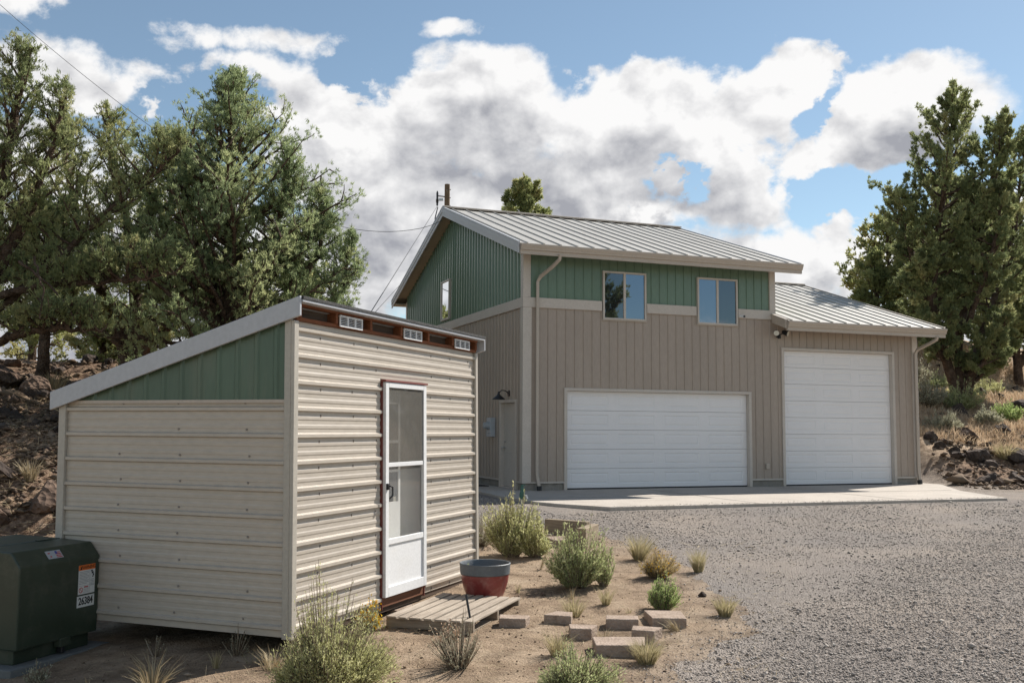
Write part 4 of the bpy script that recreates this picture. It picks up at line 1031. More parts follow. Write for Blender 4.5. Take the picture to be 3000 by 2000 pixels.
# ------------------------------------------------------------------ rocks
def rockmesh(seed, sub=3, flatz=.75):
    bm = bmesh.new(); bmesh.ops.create_icosphere(bm, subdivisions=sub, radius=1)
    r = random.Random(seed)
    planes = [(Vector((r.gauss(0,1), r.gauss(0,1), r.gauss(0,1))).normalized(), r.uniform(.42,.85)) for _ in range(14)]
    off = Vector((r.uniform(0,50), r.uniform(0,50), r.uniform(0,50)))
    from mathutils import noise
    for v in bm.verts:
        p = v.co.copy(); k = 1.0
        for n_, d in planes:
            q = p.dot(n_)
            if q > d: p -= n_*(q-d)*.97
        p *= 1 +   .13*noise.fractal(p*1.3+off, .9, 2.1, 4) + .07*noise.fractal(p*6+off, .9, 2.1, 3)
        v.co = Vector((p.x, p.y, p.z*flatz))
    me = bpy.data.meshes.new('rock'); bm.to_mesh(me); bm.free()
    me.polygons.foreach_set('use_smooth', [True]*len(me.polygons))
    try: me.set_sharp_from_angle(angle=rad(22))
    except Exception: pass
    return me
RM = [rockmesh(s) for s in range(10)]; RMD = [m_.copy() for m_ in RM]
for m_ in RM: m_.materials.append(M['basalt'])
for m_ in RMD: m_.materials.append(M['basaltdark'])
def rock(x, y, s, label, dark=False, group=None, k=None, sink=.25, sc=(1,1,1)):
    o = bpy.data.objects.new('boulder' if s > .22 else 'stone', random.choice(RMD if dark else RM) if k is None else (RMD if dark else RM)[k])
    COL.objects.link(o); z = float(surf(np.array(x), np.array(y)))
    o.location = (x, y, z + s*(.45-sink)); o.scale = (s*sc[0], s*sc[1], s*sc[2]); o.rotation_euler = (random.uniform(-.4,.4), random.uniform(-.4,.4), random.uniform(0,6.28))
    return tag(o, label, 'rock', group)
rock(-7.15, 15.7, .44, 'big sunlit brown boulder low on the bank behind the shed corner', k=0, sc=(1.1,1,.95))
rock(-6.75, 15.35, .28, 'brown boulder tucked against the shed rear corner trim', k=3)
rock(-7.75, 15.1, .30, 'sunlit boulder low at the far left edge above the cabinet', k=2)
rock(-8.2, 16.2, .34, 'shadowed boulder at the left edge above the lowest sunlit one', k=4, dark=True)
rock(-7.35, 14.6, .22, 'small stone directly above the green cabinet lid', k=5)
rock(-12.1, 23.6, .75, 'largest grey brown outcrop at the left edge of the upper bank', k=6, sc=(1.3,1,.8))
rock(-10.6, 22.3, .52, 'dark undercut boulder in the middle of the upper bank', k=7, sc=(1.2,1,.9))
rock(-9.7, 22.6, .48, 'boulder at the right end of the upper bank above the shed eave', k=1, dark=True)
rock(-11.6, 21.8, .5, 'rounded tan boulder below the large outcrop', k=8)
rock(-10.5, 24.2, .5, 'dark rock on the crest beneath the short juniper trunk', k=9, dark=True)
Gl = 'rough lava rocks scattered over the left bank'
rr = random.Random(5)
for i in range(120):
    t = rr.uniform(17.2, 29); a = rr.uniform(-.56, -.40); y = t/(.90-.43*a); x = a*y
    big = rr.random()**2.2
    rock(x, y, .06 + .24*big, 'rough lava rock among many alike on the left bank behind the shed', dark=rr.random() < .6, group=Gl)
rock(15.0, 33.6, .42, 'squarish black boulder in the dry grass right of the garage', k=0, dark=True, sc=(1,1,1.1))
rock(17.35, 34.0, .55, 'dark boulder at the right edge in the dry grass', k=2, dark=True, sc=(1.2,1,.9))
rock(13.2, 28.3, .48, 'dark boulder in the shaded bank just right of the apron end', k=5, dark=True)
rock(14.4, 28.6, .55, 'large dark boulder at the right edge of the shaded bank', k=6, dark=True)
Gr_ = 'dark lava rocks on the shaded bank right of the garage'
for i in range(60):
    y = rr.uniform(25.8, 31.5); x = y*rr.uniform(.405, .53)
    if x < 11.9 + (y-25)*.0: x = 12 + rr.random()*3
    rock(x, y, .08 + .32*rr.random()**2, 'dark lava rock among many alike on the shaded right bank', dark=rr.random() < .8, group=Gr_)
Gr2 = 'small dark rocks in the dry grass up the right slope'
for i in range(26):
    y = rr.uniform(32, 44); x = y*rr.uniform(.405, .53)
    rock(x, y, .12 + .30*rr.random()**2, 'small dark rock in the dry grass up the right slope', dark=True, group=Gr2)
rock(2.06, 10.9, .05, 'small round dark stone right of the round green shrub', dark=True, sink=.0)
rock(.35, 10.9, .035, 'little reddish stone on the dirt right of the pot', sink=.0)
# rubble too small to count
n = 5200
t = R.uniform(16.9, 29, n); a = R.uniform(-.58, -.38, n); y1 = t/(.90-.43*a); x1 = a*y1
y2 = R.uniform(25, 30.5, n//4); x2 = y2*R.uniform(.42, .54, n//4); k = x2 > 11.7; x2, y2 = x2[k], y2[k]
for nm, X, Y in (('bank_rubble', x1, y1), ('bank_rubble', x2, y2)):
    S = R.lognormal(-3.2, .55, len(X))
    o = stones(nm, np.stack([X, Y, surf(X, Y)+S*.3], 1), S, M['clod'], np.clip(R.normal(.22, .2, len(X)), 0, 1), 5); tag(o, kind='stuff')

# ------------------------------------------------------------------ plants
def nrm(v): return v / np.maximum(np.linalg.norm(v, axis=-1, keepdims=True), 1e-9)
def diamonds(P, Dn, L, Wd, rng):
    """one leaf blade per row: base, two sides, tip"""
    side = nrm(np.cross(Dn, rng.normal(size=P.shape)))
    mid = P + Dn*(L*.45)[:, None]; tip = P + Dn*L[:, None]; w = side*(Wd*.5)[:, None]
    V = np.stack([P, mid+w, tip, mid-w], 1).reshape(-1, 3)
    F = np.arange(len(P)*4).reshape(-1, 4)
    return V, F
def grassblades(P, Dn, L, Wd, droop, rng):
    up = np.array([0,0,1.]); side = nrm(np.cross(Dn, up + rng.normal(size=P.shape)*.3)); w = side*(Wd*.5)[:, None]
    out = Dn.copy(); out[:, 2] = 0; out = nrm(out)
    mid = P + Dn*(L*.55)[:, None]; d2 = nrm(Dn + out*droop[:, None] - up*(droop*.35)[:, None]); tip = mid + d2*(L*.45)[:, None]
    V = np.stack([P-w, P+w, mid+w*.75, mid-w*.75, tip], 1).reshape(-1, 3)
    i = np.arange(len(P))[:, None]*5
    return V, i + np.array([[0,1,2,3]]), i + np.array([[3,2,4]])
LM = {
 'juniper': leafmat('juniper_foliage', (.165,.185,.078), (.34,.375,.155), (.49,.45,.21), .52),
 'juniperblue': leafmat('juniper_blue_foliage', (.165,.215,.115), (.33,.395,.20), (.45,.47,.235), .52),
 'juniperdark': leafmat('juniper_dark_foliage', (.14,.165,.078), (.29,.33,.152), (.42,.405,.195), .52),
 'sage': leafmat('sage_foliage', (.32,.32,.13), (.53,.53,.255), (.68,.66,.38), .45, .75),
 'sagegreen': leafmat('sage_green_foliage', (.25,.29,.125), (.45,.49,.235), (.60,.61,.35), .45, .75),
 'green': leafmat('bright_shrub_foliage', (.22,.30,.09), (.40,.50,.19), (.53,.59,.28), .45, .75),
 'gold': leafmat('rabbitbrush_foliage', (.30,.22,.095), (.52,.41,.20), (.64,.53,.31), .45, .8),
 'straw': leafmat('dry_grass_blade', (.20,.15,.085), (.38,.305,.185), (.56,.47,.32), .25, .8),
 'olive': leafmat('grass_blade', (.20,.185,.09), (.42,.365,.205), (.62,.52,.345), .45, .8),
 'silver': leafmat('silver_sage_foliage', (.28,.27,.18), (.43,.42,.30), (.56,.54,.41), .4, .8),
 'twig': leafmat('dry_twig', (.12,.085,.055), (.25,.20,.145), (.40,.34,.27), .0, .9),
 'flower': leafmat('yellow_flower', (.55,.28,.01), (.78,.45,.02), (.85,.6,.05), .2, .8),
 'pinkflower': leafmat('dry_flower_head', (.36,.22,.13), (.52,.36,.24), (.66,.52,.40), .2, .8),
}
def shrub(name, label, x, y, rx, hh, nst, leaf, seed, leafL=.035, leafW=.009, nleaf=26, spread=.75, upright=.8, flower=None, group='sagebrush and rabbitbrush on the dirt', ecc=1., base_gap=.25, tall=0., cat='shrub', z=None, density_low=.2):
    r = np.random.default_rng(seed)
    x = float(x); y = float(y); z0 = float(surf(np.array(x), np.array(y))) - .01 if z is None else z
    T = thing(name, label, cat, (x, y, z0), 0, group)
    az = r.uniform(0, 6.283, nst); q = np.sqrt(r.random(nst))
    ph = r.uniform(0, 6.28, 3); lop = 1 + .20*np.sin(az+ph[0]) + .14*np.sin(2*az+ph[1]) + .12*np.sin(5*az+ph[2])
    foot = np.stack([np.cos(az)*q*rx*.22, np.sin(az)*q*rx*.22*ecc, np.zeros(nst)], 1)
    lean_ = spread*q
    H_ = hh*(1 - .42*q**2)*r.uniform(.5, 1.12, nst)*(1 + .22*np.sin(2*az+ph[2]+q*3) + .16*np.sin(3*az+ph[0])) * (1 + tall*(r.random(nst) < .22)*r.uniform(.2, 1, nst))
    q = q*lop; tipp = np.stack([np.cos(az)*q*rx, np.sin(az)*q*rx*ecc, H_], 1)
    mid = foot*.5 + tipp*.5 + np.stack([np.cos(az)*q*rx*.22, np.sin(az)*q*rx*.22*ecc, -.05*H_*0], 1)*(1-upright) + r.normal(0, .012, (nst, 3))
    midq = mid.copy(); midq[:, :2] = foot[:, :2]*.35 + tipp[:, :2]*.65*(.85+.3*(1-upright)); midq[:, 2] = H_*.48
    # leaves along each stem
    t = r.uniform(density_low, 1, (nst, nleaf)); t = np.sort(t, 1)
    a = foot[:, None]*(1-t[..., None])**2 + 2*midq[:, None]*(t*(1-t))[..., None] + tipp[:, None]*(t**2)[..., None]
    tang = nrm(2*(midq-foot)[:, None]*(1-t)[..., None] + 2*(tipp-midq)[:, None]*t[..., None])
    P = a.reshape(-1, 3); Tn = tang.reshape(-1, 3)
    Dn = nrm(Tn*.9 + r.normal(0, .5, P.shape) + np.array([0,0,.25]))
    L = r.uniform(.6, 1.3, len(P))*leafL; Wd = leafW*r.uniform(.7, 1.3, len(P))
    P = P + r.normal(0, .006, P.shape)*(rx/.25)
    V, F = diamonds(P, Dn, L, Wd, r)
    st_t = np.repeat(r.normal(.5, .20, nst), nleaf)
    tt = np.clip(st_t + r.normal(0, .16, len(P)), 0, 1)
    npmesh('foliage', V, [F], M_leaf(leaf), T, np.repeat(tt, 4))
    # stems as thin three-sided tubes
    ts = np.linspace(0, 1, 5); C = foot[:, None]*((1-ts)**2)[None, :, None] + 2*midq[:, None]*(ts*(1-ts))[None, :, None] + tipp[:, None]*(ts**2)[None, :, None]
    rad_ = np.array([.006, .005, .004, .003, .0015])*max(1., hh/.5)
    ang = np.arange(3)*2.094
    ring = np.stack([np.cos(ang), np.sin(ang), np.zeros(3)], 1)
    V = (C[:, :, None] + ring[None, None]*rad_[None, :, None, None]).reshape(-1, 3)
    b = np.arange(nst)[:, None, None]*15 + np.arange(4)[None, :, None]*3; j = np.arange(3)[None, None]; j2 = (j+1) % 3
    F = np.stack([b+j, b+j2, b+3+j2, b+3+j], -1).reshape(-1, 4)
    npmesh('stems', V, [F], M_leaf('twig'), T, np.repeat(np.clip(r.normal(.35, .2, nst), 0, 1), 15))
    if flower:
        fm, nf, fs = flower
        k = r.integers(0, nst, nf); P = tipp[k] + r.normal(0, .018, (nf, 3)); P[:, 2] -= r.random(nf)*.05*hh/.3
        Dn = nrm(r.normal(0, 1, (nf, 3)) + np.array([0,0,.6])); V, F = diamonds(P, Dn, np.full(nf, fs), np.full(nf, fs*.8), r)
        npmesh('blossom', V, [F], M_leaf(fm), T, np.repeat(r.random(nf), 4))
    return T
def M_leaf(k): return LM[k]
def tuft(name, label, x, y, rx, hh, nb, leaf, seed, wd=.005, droop=.5, lean_=(0,0), group='bunch grass tufts on the dirt', cat='grass tuft', fan=.55):
    r = np.random.default_rng(seed); z0 = float(surf(np.array(float(x)), np.array(float(y)))) - .01
    P = np.zeros((nb, 3)); az = r.uniform(0, 6.283, nb); q = np.sqrt(r.random(nb))
    P[:, 0] = np.cos(az)*q*rx*.45; P[:, 1] = np.sin(az)*q*rx*.45
    Dn = np.stack([np.cos(az)*q*fan + lean_[0], np.sin(az)*q*fan + lean_[1], np.ones(nb)], 1) + r.normal(0, .09, (nb, 3)); Dn = nrm(Dn)
    L = hh*r.uniform(.45, 1.08, nb)
    V, F1, F2 = grassblades(P, Dn, L, wd*r.uniform(.6, 1.3, nb), droop*r.uniform(.2, 1.6, nb), r)
    # older blades at the outside are paler
    tt = np.clip(.30 + .35*q + r.normal(0, .2, nb), 0, 1)
    o = npmesh(name, V, [F1, F2], LM[leaf], None, np.repeat(tt, 5)); o.location = (x, y, z0)
    return tag(o, label, cat, group)

shrub('sagebrush', 'large foreground sagebrush with tall spikes in front of the shed corner', -1.31, 7.35, .46, .42, 1500, 'sage', 1, .027, .0075, 34, tall=.95, ecc=.9)
shrub('sagebrush', 'pale green upright bush behind the pot and left of the timbers', .02, 13.35, .34, .66, 420, 'sage', 2, .045, .011, 34, upright=1., tall=.25)
shrub('sagebrush', 'lower right hand lobe of the pale bush beside the timbers', .32, 13.25, .24, .48, 220, 'sage', 12, .045, .011, 30, upright=1., tall=.2)
shrub('sagebrush', 'darker green sagebrush in front of the timbers, tallest in the middle', .74, 11.30, .36, .52, 420, 'sagegreen', 3, .038, .011, 32, tall=.45, density_low=.12)
shrub('sagebrush', 'leaning right hand sprig of the dark green sagebrush', 1.05, 11.4, .16, .40, 60, 'sagegreen', 33, .036, .010, 28, tall=.3)
shrub('sagebrush', 'grey green sagebrush at the bottom edge right of centre', .47, 7.50, .29, .27, 420, 'sagegreen', 4, .024, .008, 24, tall=.25)
shrub('rabbitbrush', 'small round bright green shrub above the wide flat slab block', 1.53, 10.18, .16, .31, 260, 'green', 5, .026, .008, 26, ecc=1., density_low=.15)
shrub('rabbitbrush', 'golden rabbitbrush with yellow flowers at the gravel edge', 1.73, 11.95, .22, .30, 260, 'gold', 6, .045, .0045, 22, flower=('flower', 170, .022))
shrub('rabbitbrush', 'yellow flowering plant in the shade under the shed sill', -1.27, 9.28, .12, .26, 70, 'sagegreen', 7, .03, .006, 18, flower=('flower', 340, .022))
shrub('dry_weed', 'thin wiry grey weed with dry pinkish heads by the stake', -.40, 8.05, .24, .33, 110, 'silver', 8, .016, .006, 18, flower=('pinkflower', 10, .012), density_low=.05, tall=.6)
shrub('dry_weed', 'cluster of dry pinkish flower heads at the pallet corner', -.52, 8.85, .12, .17, 50, 'silver', 9, .014, .005, 8, flower=('pinkflower', 150, .02))
shrub('dry_weed', 'grey dry brush between the shed end and the pale bush', -.42, 14.2, .34, .42, 120, 'silver', 10, .03, .008, 16, tall=.5)
shrub('dry_weed', 'thin dead weed in the shade under the left shed wall', -2.25, 8.40, .12, .22, 30, 'silver', 11, .012, .005, 12, density_low=.5)
shrub('dry_weed', 'thin dead weed in the shade by the cabinet corner', -2.95, 8.50, .10, .18, 18, 'silver', 13, .012, .005, 10, density_low=.5)
shrub('dry_weed', 'small leafy dry weed in front of the cabinet base', -3.60, 7.78, .11, .15, 80, 'silver', 14, .02, .006, 16)
shrub('sprig', 'small green sprig growing at the left inside of the pot', -.43, 10.62, .05, .12, 10, 'sagegreen', 15, .02, .008, 12, z=pz+.25, group=None, cat='sprig')
tuft('grass_tuft', 'tall tan grass tuft behind the golden rabbitbrush', 1.66, 13.05, .14, .40, 420, 'olive', 1, .006, .35, (.12,0))
tuft('grass_tuft', 'narrow tan grass tuft right of the golden rabbitbrush', 2.28, 12.3, .10, .32, 300, 'olive', 2, .006, .3, fan=.3)
tuft('grass_tuft', 'small upright tuft between the dark sagebrush and round green shrub', .98, 10.4, .07, .22, 130, 'olive', 3, .005, .35, fan=.4)
tuft('grass_tuft', 'loose green tuft just behind the left block pair', .62, 9.92, .12, .26, 220, 'olive', 4, .005, .6, fan=.6)
tuft('grass_tuft', 'dark based tuft at the right on the gravel margin', 2.10, 9.95, .12, .24, 330, 'olive', 5, .006, .45, fan=.5)
tuft('grass_tuft', 'tan tuft in front of the long slab block', 1.10, 8.22, .13, .26, 420, 'olive', 6, .005, .5, fan=.6)
tuft('grass_tuft', 'thin dark green tuft left of the long slab block', .39, 8.42, .10, .26, 260, 'olive', 7, .0045, .5, fan=.5)
tuft('grass_tuft', 'straw coloured spiky tuft low on the sunlit edge left of centre', -2.62, 7.50, .12, .34, 110, 'straw', 8, .007, .5, fan=1.0)
tuft('grass_tuft', 'little green tuft on the shadow edge left of the big sagebrush', -2.30, 8.0, .05, .16, 34, 'olive', 9, .006, .3, fan=.4)
tuft('grass_tuft', 'straw tuft against the left side of the big sagebrush', -1.85, 7.98, .12, .24, 110, 'straw', 10, .006, .5, fan=.8)
tuft('grass_tuft', 'sparse grey tuft in the shed shade', -2.06, 8.15, .06, .2, 16, 'olive', 11, .005, .8, fan=.9)
tuft('grass_tuft', 'flattened dry tuft lying against the wide flat slab block', 1.52, 9.32, .08, .22, 70, 'straw', 12, .005, .6, (-.8,-.5), fan=.5)
tuft('grass_tuft', 'single orange dry stalk left of the dark sagebrush', .36, 12.4, .02, .28, 9, 'straw', 13, .012, .2, (.3,0), fan=.15)
tuft('grass_tuft', 'few dry straws at the foot of the dark sagebrush', .66, 10.75, .07, .16, 22, 'straw', 14, .006, .4, fan=.6)
tuft('grass_tuft', 'tiny green tuft right of the pot', .08, 11.0, .03, .14, 22, 'olive', 15, .006, .3, fan=.3)
tuft('grass_tuft', 'tiny green tuft between the blocks and the round shrub', 1.17, 10.05, .04, .08, 26, 'olive', 16, .005, .5)
tuft('grass_tuft', 'dry grass blades on the gap between the block pairs', .84, 9.05, .10, .16, 60, 'straw', 17, .004, .8, fan=1.1)
tuft('grass_tuft', 'pale spike at the bottom edge left', -3.02, 7.35, .03, .18, 10, 'straw', 18, .014, .15, fan=.1)
tuft('grass_tuft', 'pale bunch grass hanging in the shaded bank behind the shed', -7.45, 17.3, .2, .5, 160, 'straw', 19, .014, .6)
tuft('grass_tuft', 'small pale bunch grass lower left in the bank shade', -7.75, 16.2, .14, .42, 120, 'straw', 20, .014, .4, fan=.4)
tuft('grass_tuft', 'wide bunch grass by the shed wall on the middle bank', -7.75, 18.4, .45, .65, 420, 'olive', 21, .016, .5, fan=.7)
tuft('grass_tuft', 'pale bunch grass above the low roof edge of the shed', -9.1, 22.6, .3, .75, 260, 'straw', 22, .018, .4, fan=.4)
tuft('grass_tuft', 'bunch grass beside the crest rocks above the low roof edge', -8.7, 22.8, .3, .75, 260, 'olive', 23, .018, .4, fan=.4)
tuft('grass_tuft', 'dry grass below the short juniper trunk on the crest', -10.9, 23.7, .4, .7, 260, 'straw', 24, .018, .6, fan=.6)
tuft('grass_tuft', 'pale weeds on the right bank lip at the frame edge', 14.1, 28.7, .35, .55, 300, 'olive', 25, .02, .5, fan=.6)

# far sage on the right slope
GS = 'sage bushes on the dry slope right of the garage'
for (x, y, rx, h_, lf, lab) in ((13.25,30.6,.55,.6,'silver','pale sage beside the garage corner, lowest of the slope'),(14.1,33.9,.8,.85,'silver','broad silvery sage left of the square black boulder'),(15.0,31.6,.4,.5,'silver','twiggy grey sage in front of the square black boulder'),(16.1,32.3,.45,.62,'green','bright green bush alone in the dry grass'),(16.4,36.5,.6,.6,'sage','sage behind the bright green bush'),(18.0,37.5,.6,.6,'sage','sage upper right near the frame edge'),(16.6,39.5,.7,.7,'sagegreen','green sage high on the slope under the trees'),(17.5,33.2,.45,.5,'sage','grey sage right of the bright green bush at the frame edge'),(15.8,39.5,1.0,1.5,'silver','bluish bush below the right trees'),(15.3,34.1,.75,.8,'sagegreen','grey green brush at the foot of the huge juniper'),(14.6,37.5,.7,.7,'green','yellow green brush at the foot of the right juniper')):
    shrub('sagebrush', lab, x, y, rx, h_, 260, lf, int(x*31+y*7), .085, .026, 20, group=GS, density_low=.15)
# dry grass of the right slope and litter of the left bank (uncountable)
n = 60000
yq = R.uniform(29.3, 46, n); xq = yq*R.uniform(.395, .56, n); u_, v_ = guv(xq, yq)
k = (u_ > 12.6) & (R.random(n) < .35 + 1.5*fbm(xq*.5, yq*.5, 51) + .3); xq, yq = xq[k], yq[k]
P = np.stack([xq, yq, surf(xq, yq)], 1); Dn = nrm(R.normal(0, .45, P.shape) + np.array([0,0,1.]))
V, F1, F2 = grassblades(P, Dn, R.uniform(.12,.38,len(P)), R.uniform(.012,.026,len(P)), R.uniform(.2,1,len(P)), R)
o = npmesh('dry_grass', V, [F1, F2], leafmat('slope_grass', (.46,.33,.21), (.62,.48,.33), (.72,.58,.42), .35, .9), None, np.repeat(np.clip(R.normal(.5,.25,len(P)),0,1), 5)); tag(o, kind='stuff')
n = 6500
yq = np.concatenate([6.4 + 8*R.random(n)**1.5, R.uniform(15, 25, n)]); xq = yq*np.concatenate([R.uniform(-.5, .28, n), R.uniform(-.56, -.40, n)])
P = np.stack([xq, yq, surf(xq, yq)+.008], 1); Dn = nrm(np.stack([R.normal(0,1,len(P)), R.normal(0,1,len(P)), np.abs(R.normal(0,.15,len(P)))], 1))
V, F1, F2 = grassblades(P, Dn, R.uniform(.03,.14,len(P))*np.where(yq > 14, 2.2, 1), R.uniform(.002,.005,len(P))*np.where(yq > 14, 3, 1), R.uniform(0,.4,len(P)), R)
o = npmesh('dry_litter', V, [F1, F2], LM['straw'], None, np.repeat(np.clip(R.normal(.55,.3,len(P)),0,1), 5)); tag(o, kind='stuff')
# ------------------------------------------------------------------ trees
def polyline(pts, n):
    pts = np.array(pts, float); d = np.concatenate([[0], np.cumsum(np.linalg.norm(np.diff(pts, axis=0), axis=1))]); d /= d[-1]
    t = np.linspace(0, 1, n)
    # Catmull-like smoothing by repeated averaging
    P = np.stack([np.interp(t, d, pts[:, i]) for i in range(3)], 1)
    for _ in range(2): P[1:-1] = .25*P[:-2] + .5*P[1:-1] + .25*P[2:]
    return P
class Tubes:
    def __init__(s): s.V = []; s.F = []; s.n = 0
    def add(s, P, Rr, k):
        P = np.asarray(P); m = len(P)
        T = nrm(np.gradient(P, axis=0)); ref = np.array([.3,.2,1.]) if abs(T[0,2]) < .8 else np.array([1.,.3,0])
        A = nrm(np.cross(T, ref)); B = np.cross(T, A); a = np.arange(k)*2*np.pi/k
        ring = P[:, None] + (A[:, None]*np.cos(a)[None, :, None] + B[:, None]*np.sin(a)[None, :, None])*np.asarray(Rr)[:, None, None]
        s.V.append(ring.reshape(-1, 3)); i = np.arange(m-1)[:, None]*k + s.n; j = np.arange(k)[None]; j2 = (j+1) % k
        s.F.append(np.stack([i+j, i+j2, i+k+j2, i+k+j], -1).reshape(-1, 4)); s.n += m*k
    def mesh(s, name, mat, parent): return npmesh(name, np.concatenate(s.V), [np.concatenate(s.F)], mat, parent, smooth=True)
def tree(name, label, base, stems, leaf, seed, group='junipers around the yard', tuft_n=8, bl=.15, bw=.036, nb=7, sec=1., bare=None, el0=.05, el1=.9, cat='tree', jit=.06, hang=0., clump=.5):
    """stems: list of dict(pts, r, prof=[(t, radius)], n, t0). base: (x,y) on the ground; points relative to it."""
    r = np.random.default_rng(seed)
    bx, by = base; bz = float(hgt(bx, by)) - .1
    Tt = thing(name, label, cat, (bx, by, bz), 0, group)
    W_ = Tubes(); TP = []; TD = []; TC = []
    for s in stems:
        P = polyline(s['pts'], 26); P[1:] += r.normal(0, .03, (25, 3))*np.linspace(.3, 1, 25)[:, None]
        rr_ = s['r']*(1 - np.linspace(0, 1, 26))**.75 + .012
        if s.get('flare', 0): rr_[:3] *= np.array([1.5, 1.25, 1.08])
        W_.add(P, rr_, 9)
        nl = s['n']; t0 = s.get('t0', .2); prof = s['prof']; px_, pr_ = zip(*prof)
        tl = t0 + (1-t0)*(np.arange(nl) + r.random(nl))/nl
        for i, t in enumerate(tl):
            az = i*2.39996 + r.normal(0, .5) + s.get('az', 0)
            L = np.interp(t, px_, pr_)*r.uniform(.62, 1.15)
            if L < .08: continue
            st = np.array([np.interp(t, np.linspace(0,1,26), P[:, k]) for k in range(3)])
            el = el0 + (el1-el0)*t + r.normal(0, .18)
            d = np.array([np.cos(az)*np.cos(el), np.sin(az)*np.cos(el), np.sin(el)])
            m = 8; q = np.linspace(0, 1, m)
            bend = r.normal(0, .12, 3); bend[2] = r.uniform(.05, .30) - hang
            C = st + d*(q*L)[:, None] + bend*(q**2*L)[:, None] + np.cumsum(r.normal(0, .018*L, (m, 3)), 0)*(q[:, None] > 0)
            rb = min(.015 + .015*L, s['r']*.6)
            W_.add(C, rb*(1-q)**.8 + .006, 6)
            hue = r.normal(.47, .20)
            ns = max(4, int(sec*(3 + L*7)))
            for j in range(ns):
                sq = (.22 + .78*((j + r.random())/ns)**.8)
                p0 = np.array([np.interp(sq, q, C[:, k]) for k in range(3)])
                dd = nrm(d*.6 + r.normal(0, .62, 3) + np.array([0,0,.30-hang]))
                l2 = (.16 + .26*L)*(1.25 - sq*.75)*r.uniform(.6, 1.2)
                qq = np.linspace(0, 1, 4); C2 = p0 + dd*(qq*l2)[:, None] + np.array([0,0,.12])*(qq**2*l2)[:, None] + r.normal(0, .02*l2, (4, 3))
                W_.add(C2, np.array([.011, .009, .006, .003])*(1 + L*.3), 4)
                nt_ = max(3, int(tuft_n*r.uniform(.6, 1.3)*(.55 + l2*.9)))
                tq = r.uniform(.25, 1.05, nt_)
                TP.append(p0 + dd*(tq*l2)[:, None] + np.array([0,0,.12])*(tq**2*l2)[:, None] + r.normal(0, jit + .10*l2*clump, (nt_, 3)))
                TD.append(np.repeat((dd*.7 + np.array([0,0,.45-hang]))[None], nt_, 0)); TC.append(np.clip(hue + r.normal(0, .10) + r.normal(0, .05, nt_), 0, 1))
            ne = int(tuft_n*(1.0 + 1.6*L)); tq = r.uniform(.45, 1.06, ne)      # sprays along the outer limb and past its tip
            ce = np.stack([np.interp(tq, q, C[:, k]) for k in range(3)], 1) + d*np.maximum(tq-1, 0)[:, None]*L
            TP.append(ce + r.normal(0, jit*1.3 + .05*L*clump, (ne, 3))); TD.append(np.repeat((d*.5 + np.array([0,0,.75-hang]))[None], ne, 0)); TC.append(np.clip(hue + .06 + r.normal(0, .08, ne), 0, 1))
    for C in (bare or []):
        P = polyline(C[0], 14); P[1:] += np.cumsum(r.normal(0, .03, (13, 3)), 0); W_.add(P, np.linspace(C[1], .012, 14), 7)
    tk = W_.mesh('trunk', M['bark'], Tt)
    TP = np.concatenate(TP); TD = np.concatenate(TD); TC = np.concatenate(TC)
    n_ = len(TP)
    P = np.repeat(TP, nb, 0) + r.normal(0, .022, (n_*nb, 3)); Dn = nrm(np.repeat(TD, nb, 0) + r.normal(0, .62, (n_*nb, 3)))
    Lb = bl*r.uniform(.55, 1.25, n_*nb); Wb = bw*r.uniform(.65, 1.3, n_*nb)
    V, F = diamonds(P - Dn*(Lb*.25)[:, None], Dn, Lb, Wb, r)
    npmesh('crown', V, [F], LM[leaf], Tt, np.repeat(np.clip(np.repeat(TC, nb) + r.normal(0, .07, n_*nb), 0, 1), 4))
    return Tt
def stem(pts, r, prof, n, t0=.2, **k): return dict(pts=pts, r=r, prof=prof, n=n, t0=t0, **k)

# tall conical juniper behind the shed
tree('juniper', 'tall pointed juniper with green crown rising directly behind the shed roof', (-6.35, 22.0), [
    stem([(0,0,0.00),(.05,0,2.54),(0,.1,5.07),(-.02,0,6.76),(0,0,8.07)], .20, [(0,2.6),(.3,2.8),(.5,2.35),(.7,1.6),(.88,.8),(1,.12)], 150, .16, flare=1),
    stem([(.05,0,1.69),(.7,-.2,3.38),(1.35,-.2,5.24),(1.35,-.1,6.35)], .10, [(.2,1.4),(.5,1.1),(.8,.5),(1,.10)], 48, .25),
    stem([(.1,0,1.35),(1.2,.2,2.70),(2.0,.3,4.22),(2.05,.2,5.55)], .10, [(.2,1.3),(.5,1.0),(.8,.45),(1,.10)], 48, .25),
    stem([(.1,0,1.10),(1.6,-.2,2.03),(2.5,-.2,3.04),(2.8,-.2,4.39)], .08, [(.2,1.0),(.6,.8),(1,.12)], 38, .3),
    stem([(0,0,2.03),(-.6,.1,3.89),(-1.0,.1,5.41),(-1.05,0,6.5)], .09, [(.2,1.0),(.5,.85),(.8,.42),(1,.10)], 38, .25),
    stem([(0,0,1.52),(-1.0,-.3,2.70),(-1.5,-.3,3.89),(-1.6,-.3,5.24)], .08, [(.2,1.0),(.6,.8),(1,.15)], 32, .25),
    ], 'juniperblue', 101, tuft_n=7, bl=.105, bw=.0185, nb=12, sec=.46, clump=.42, jit=.06)
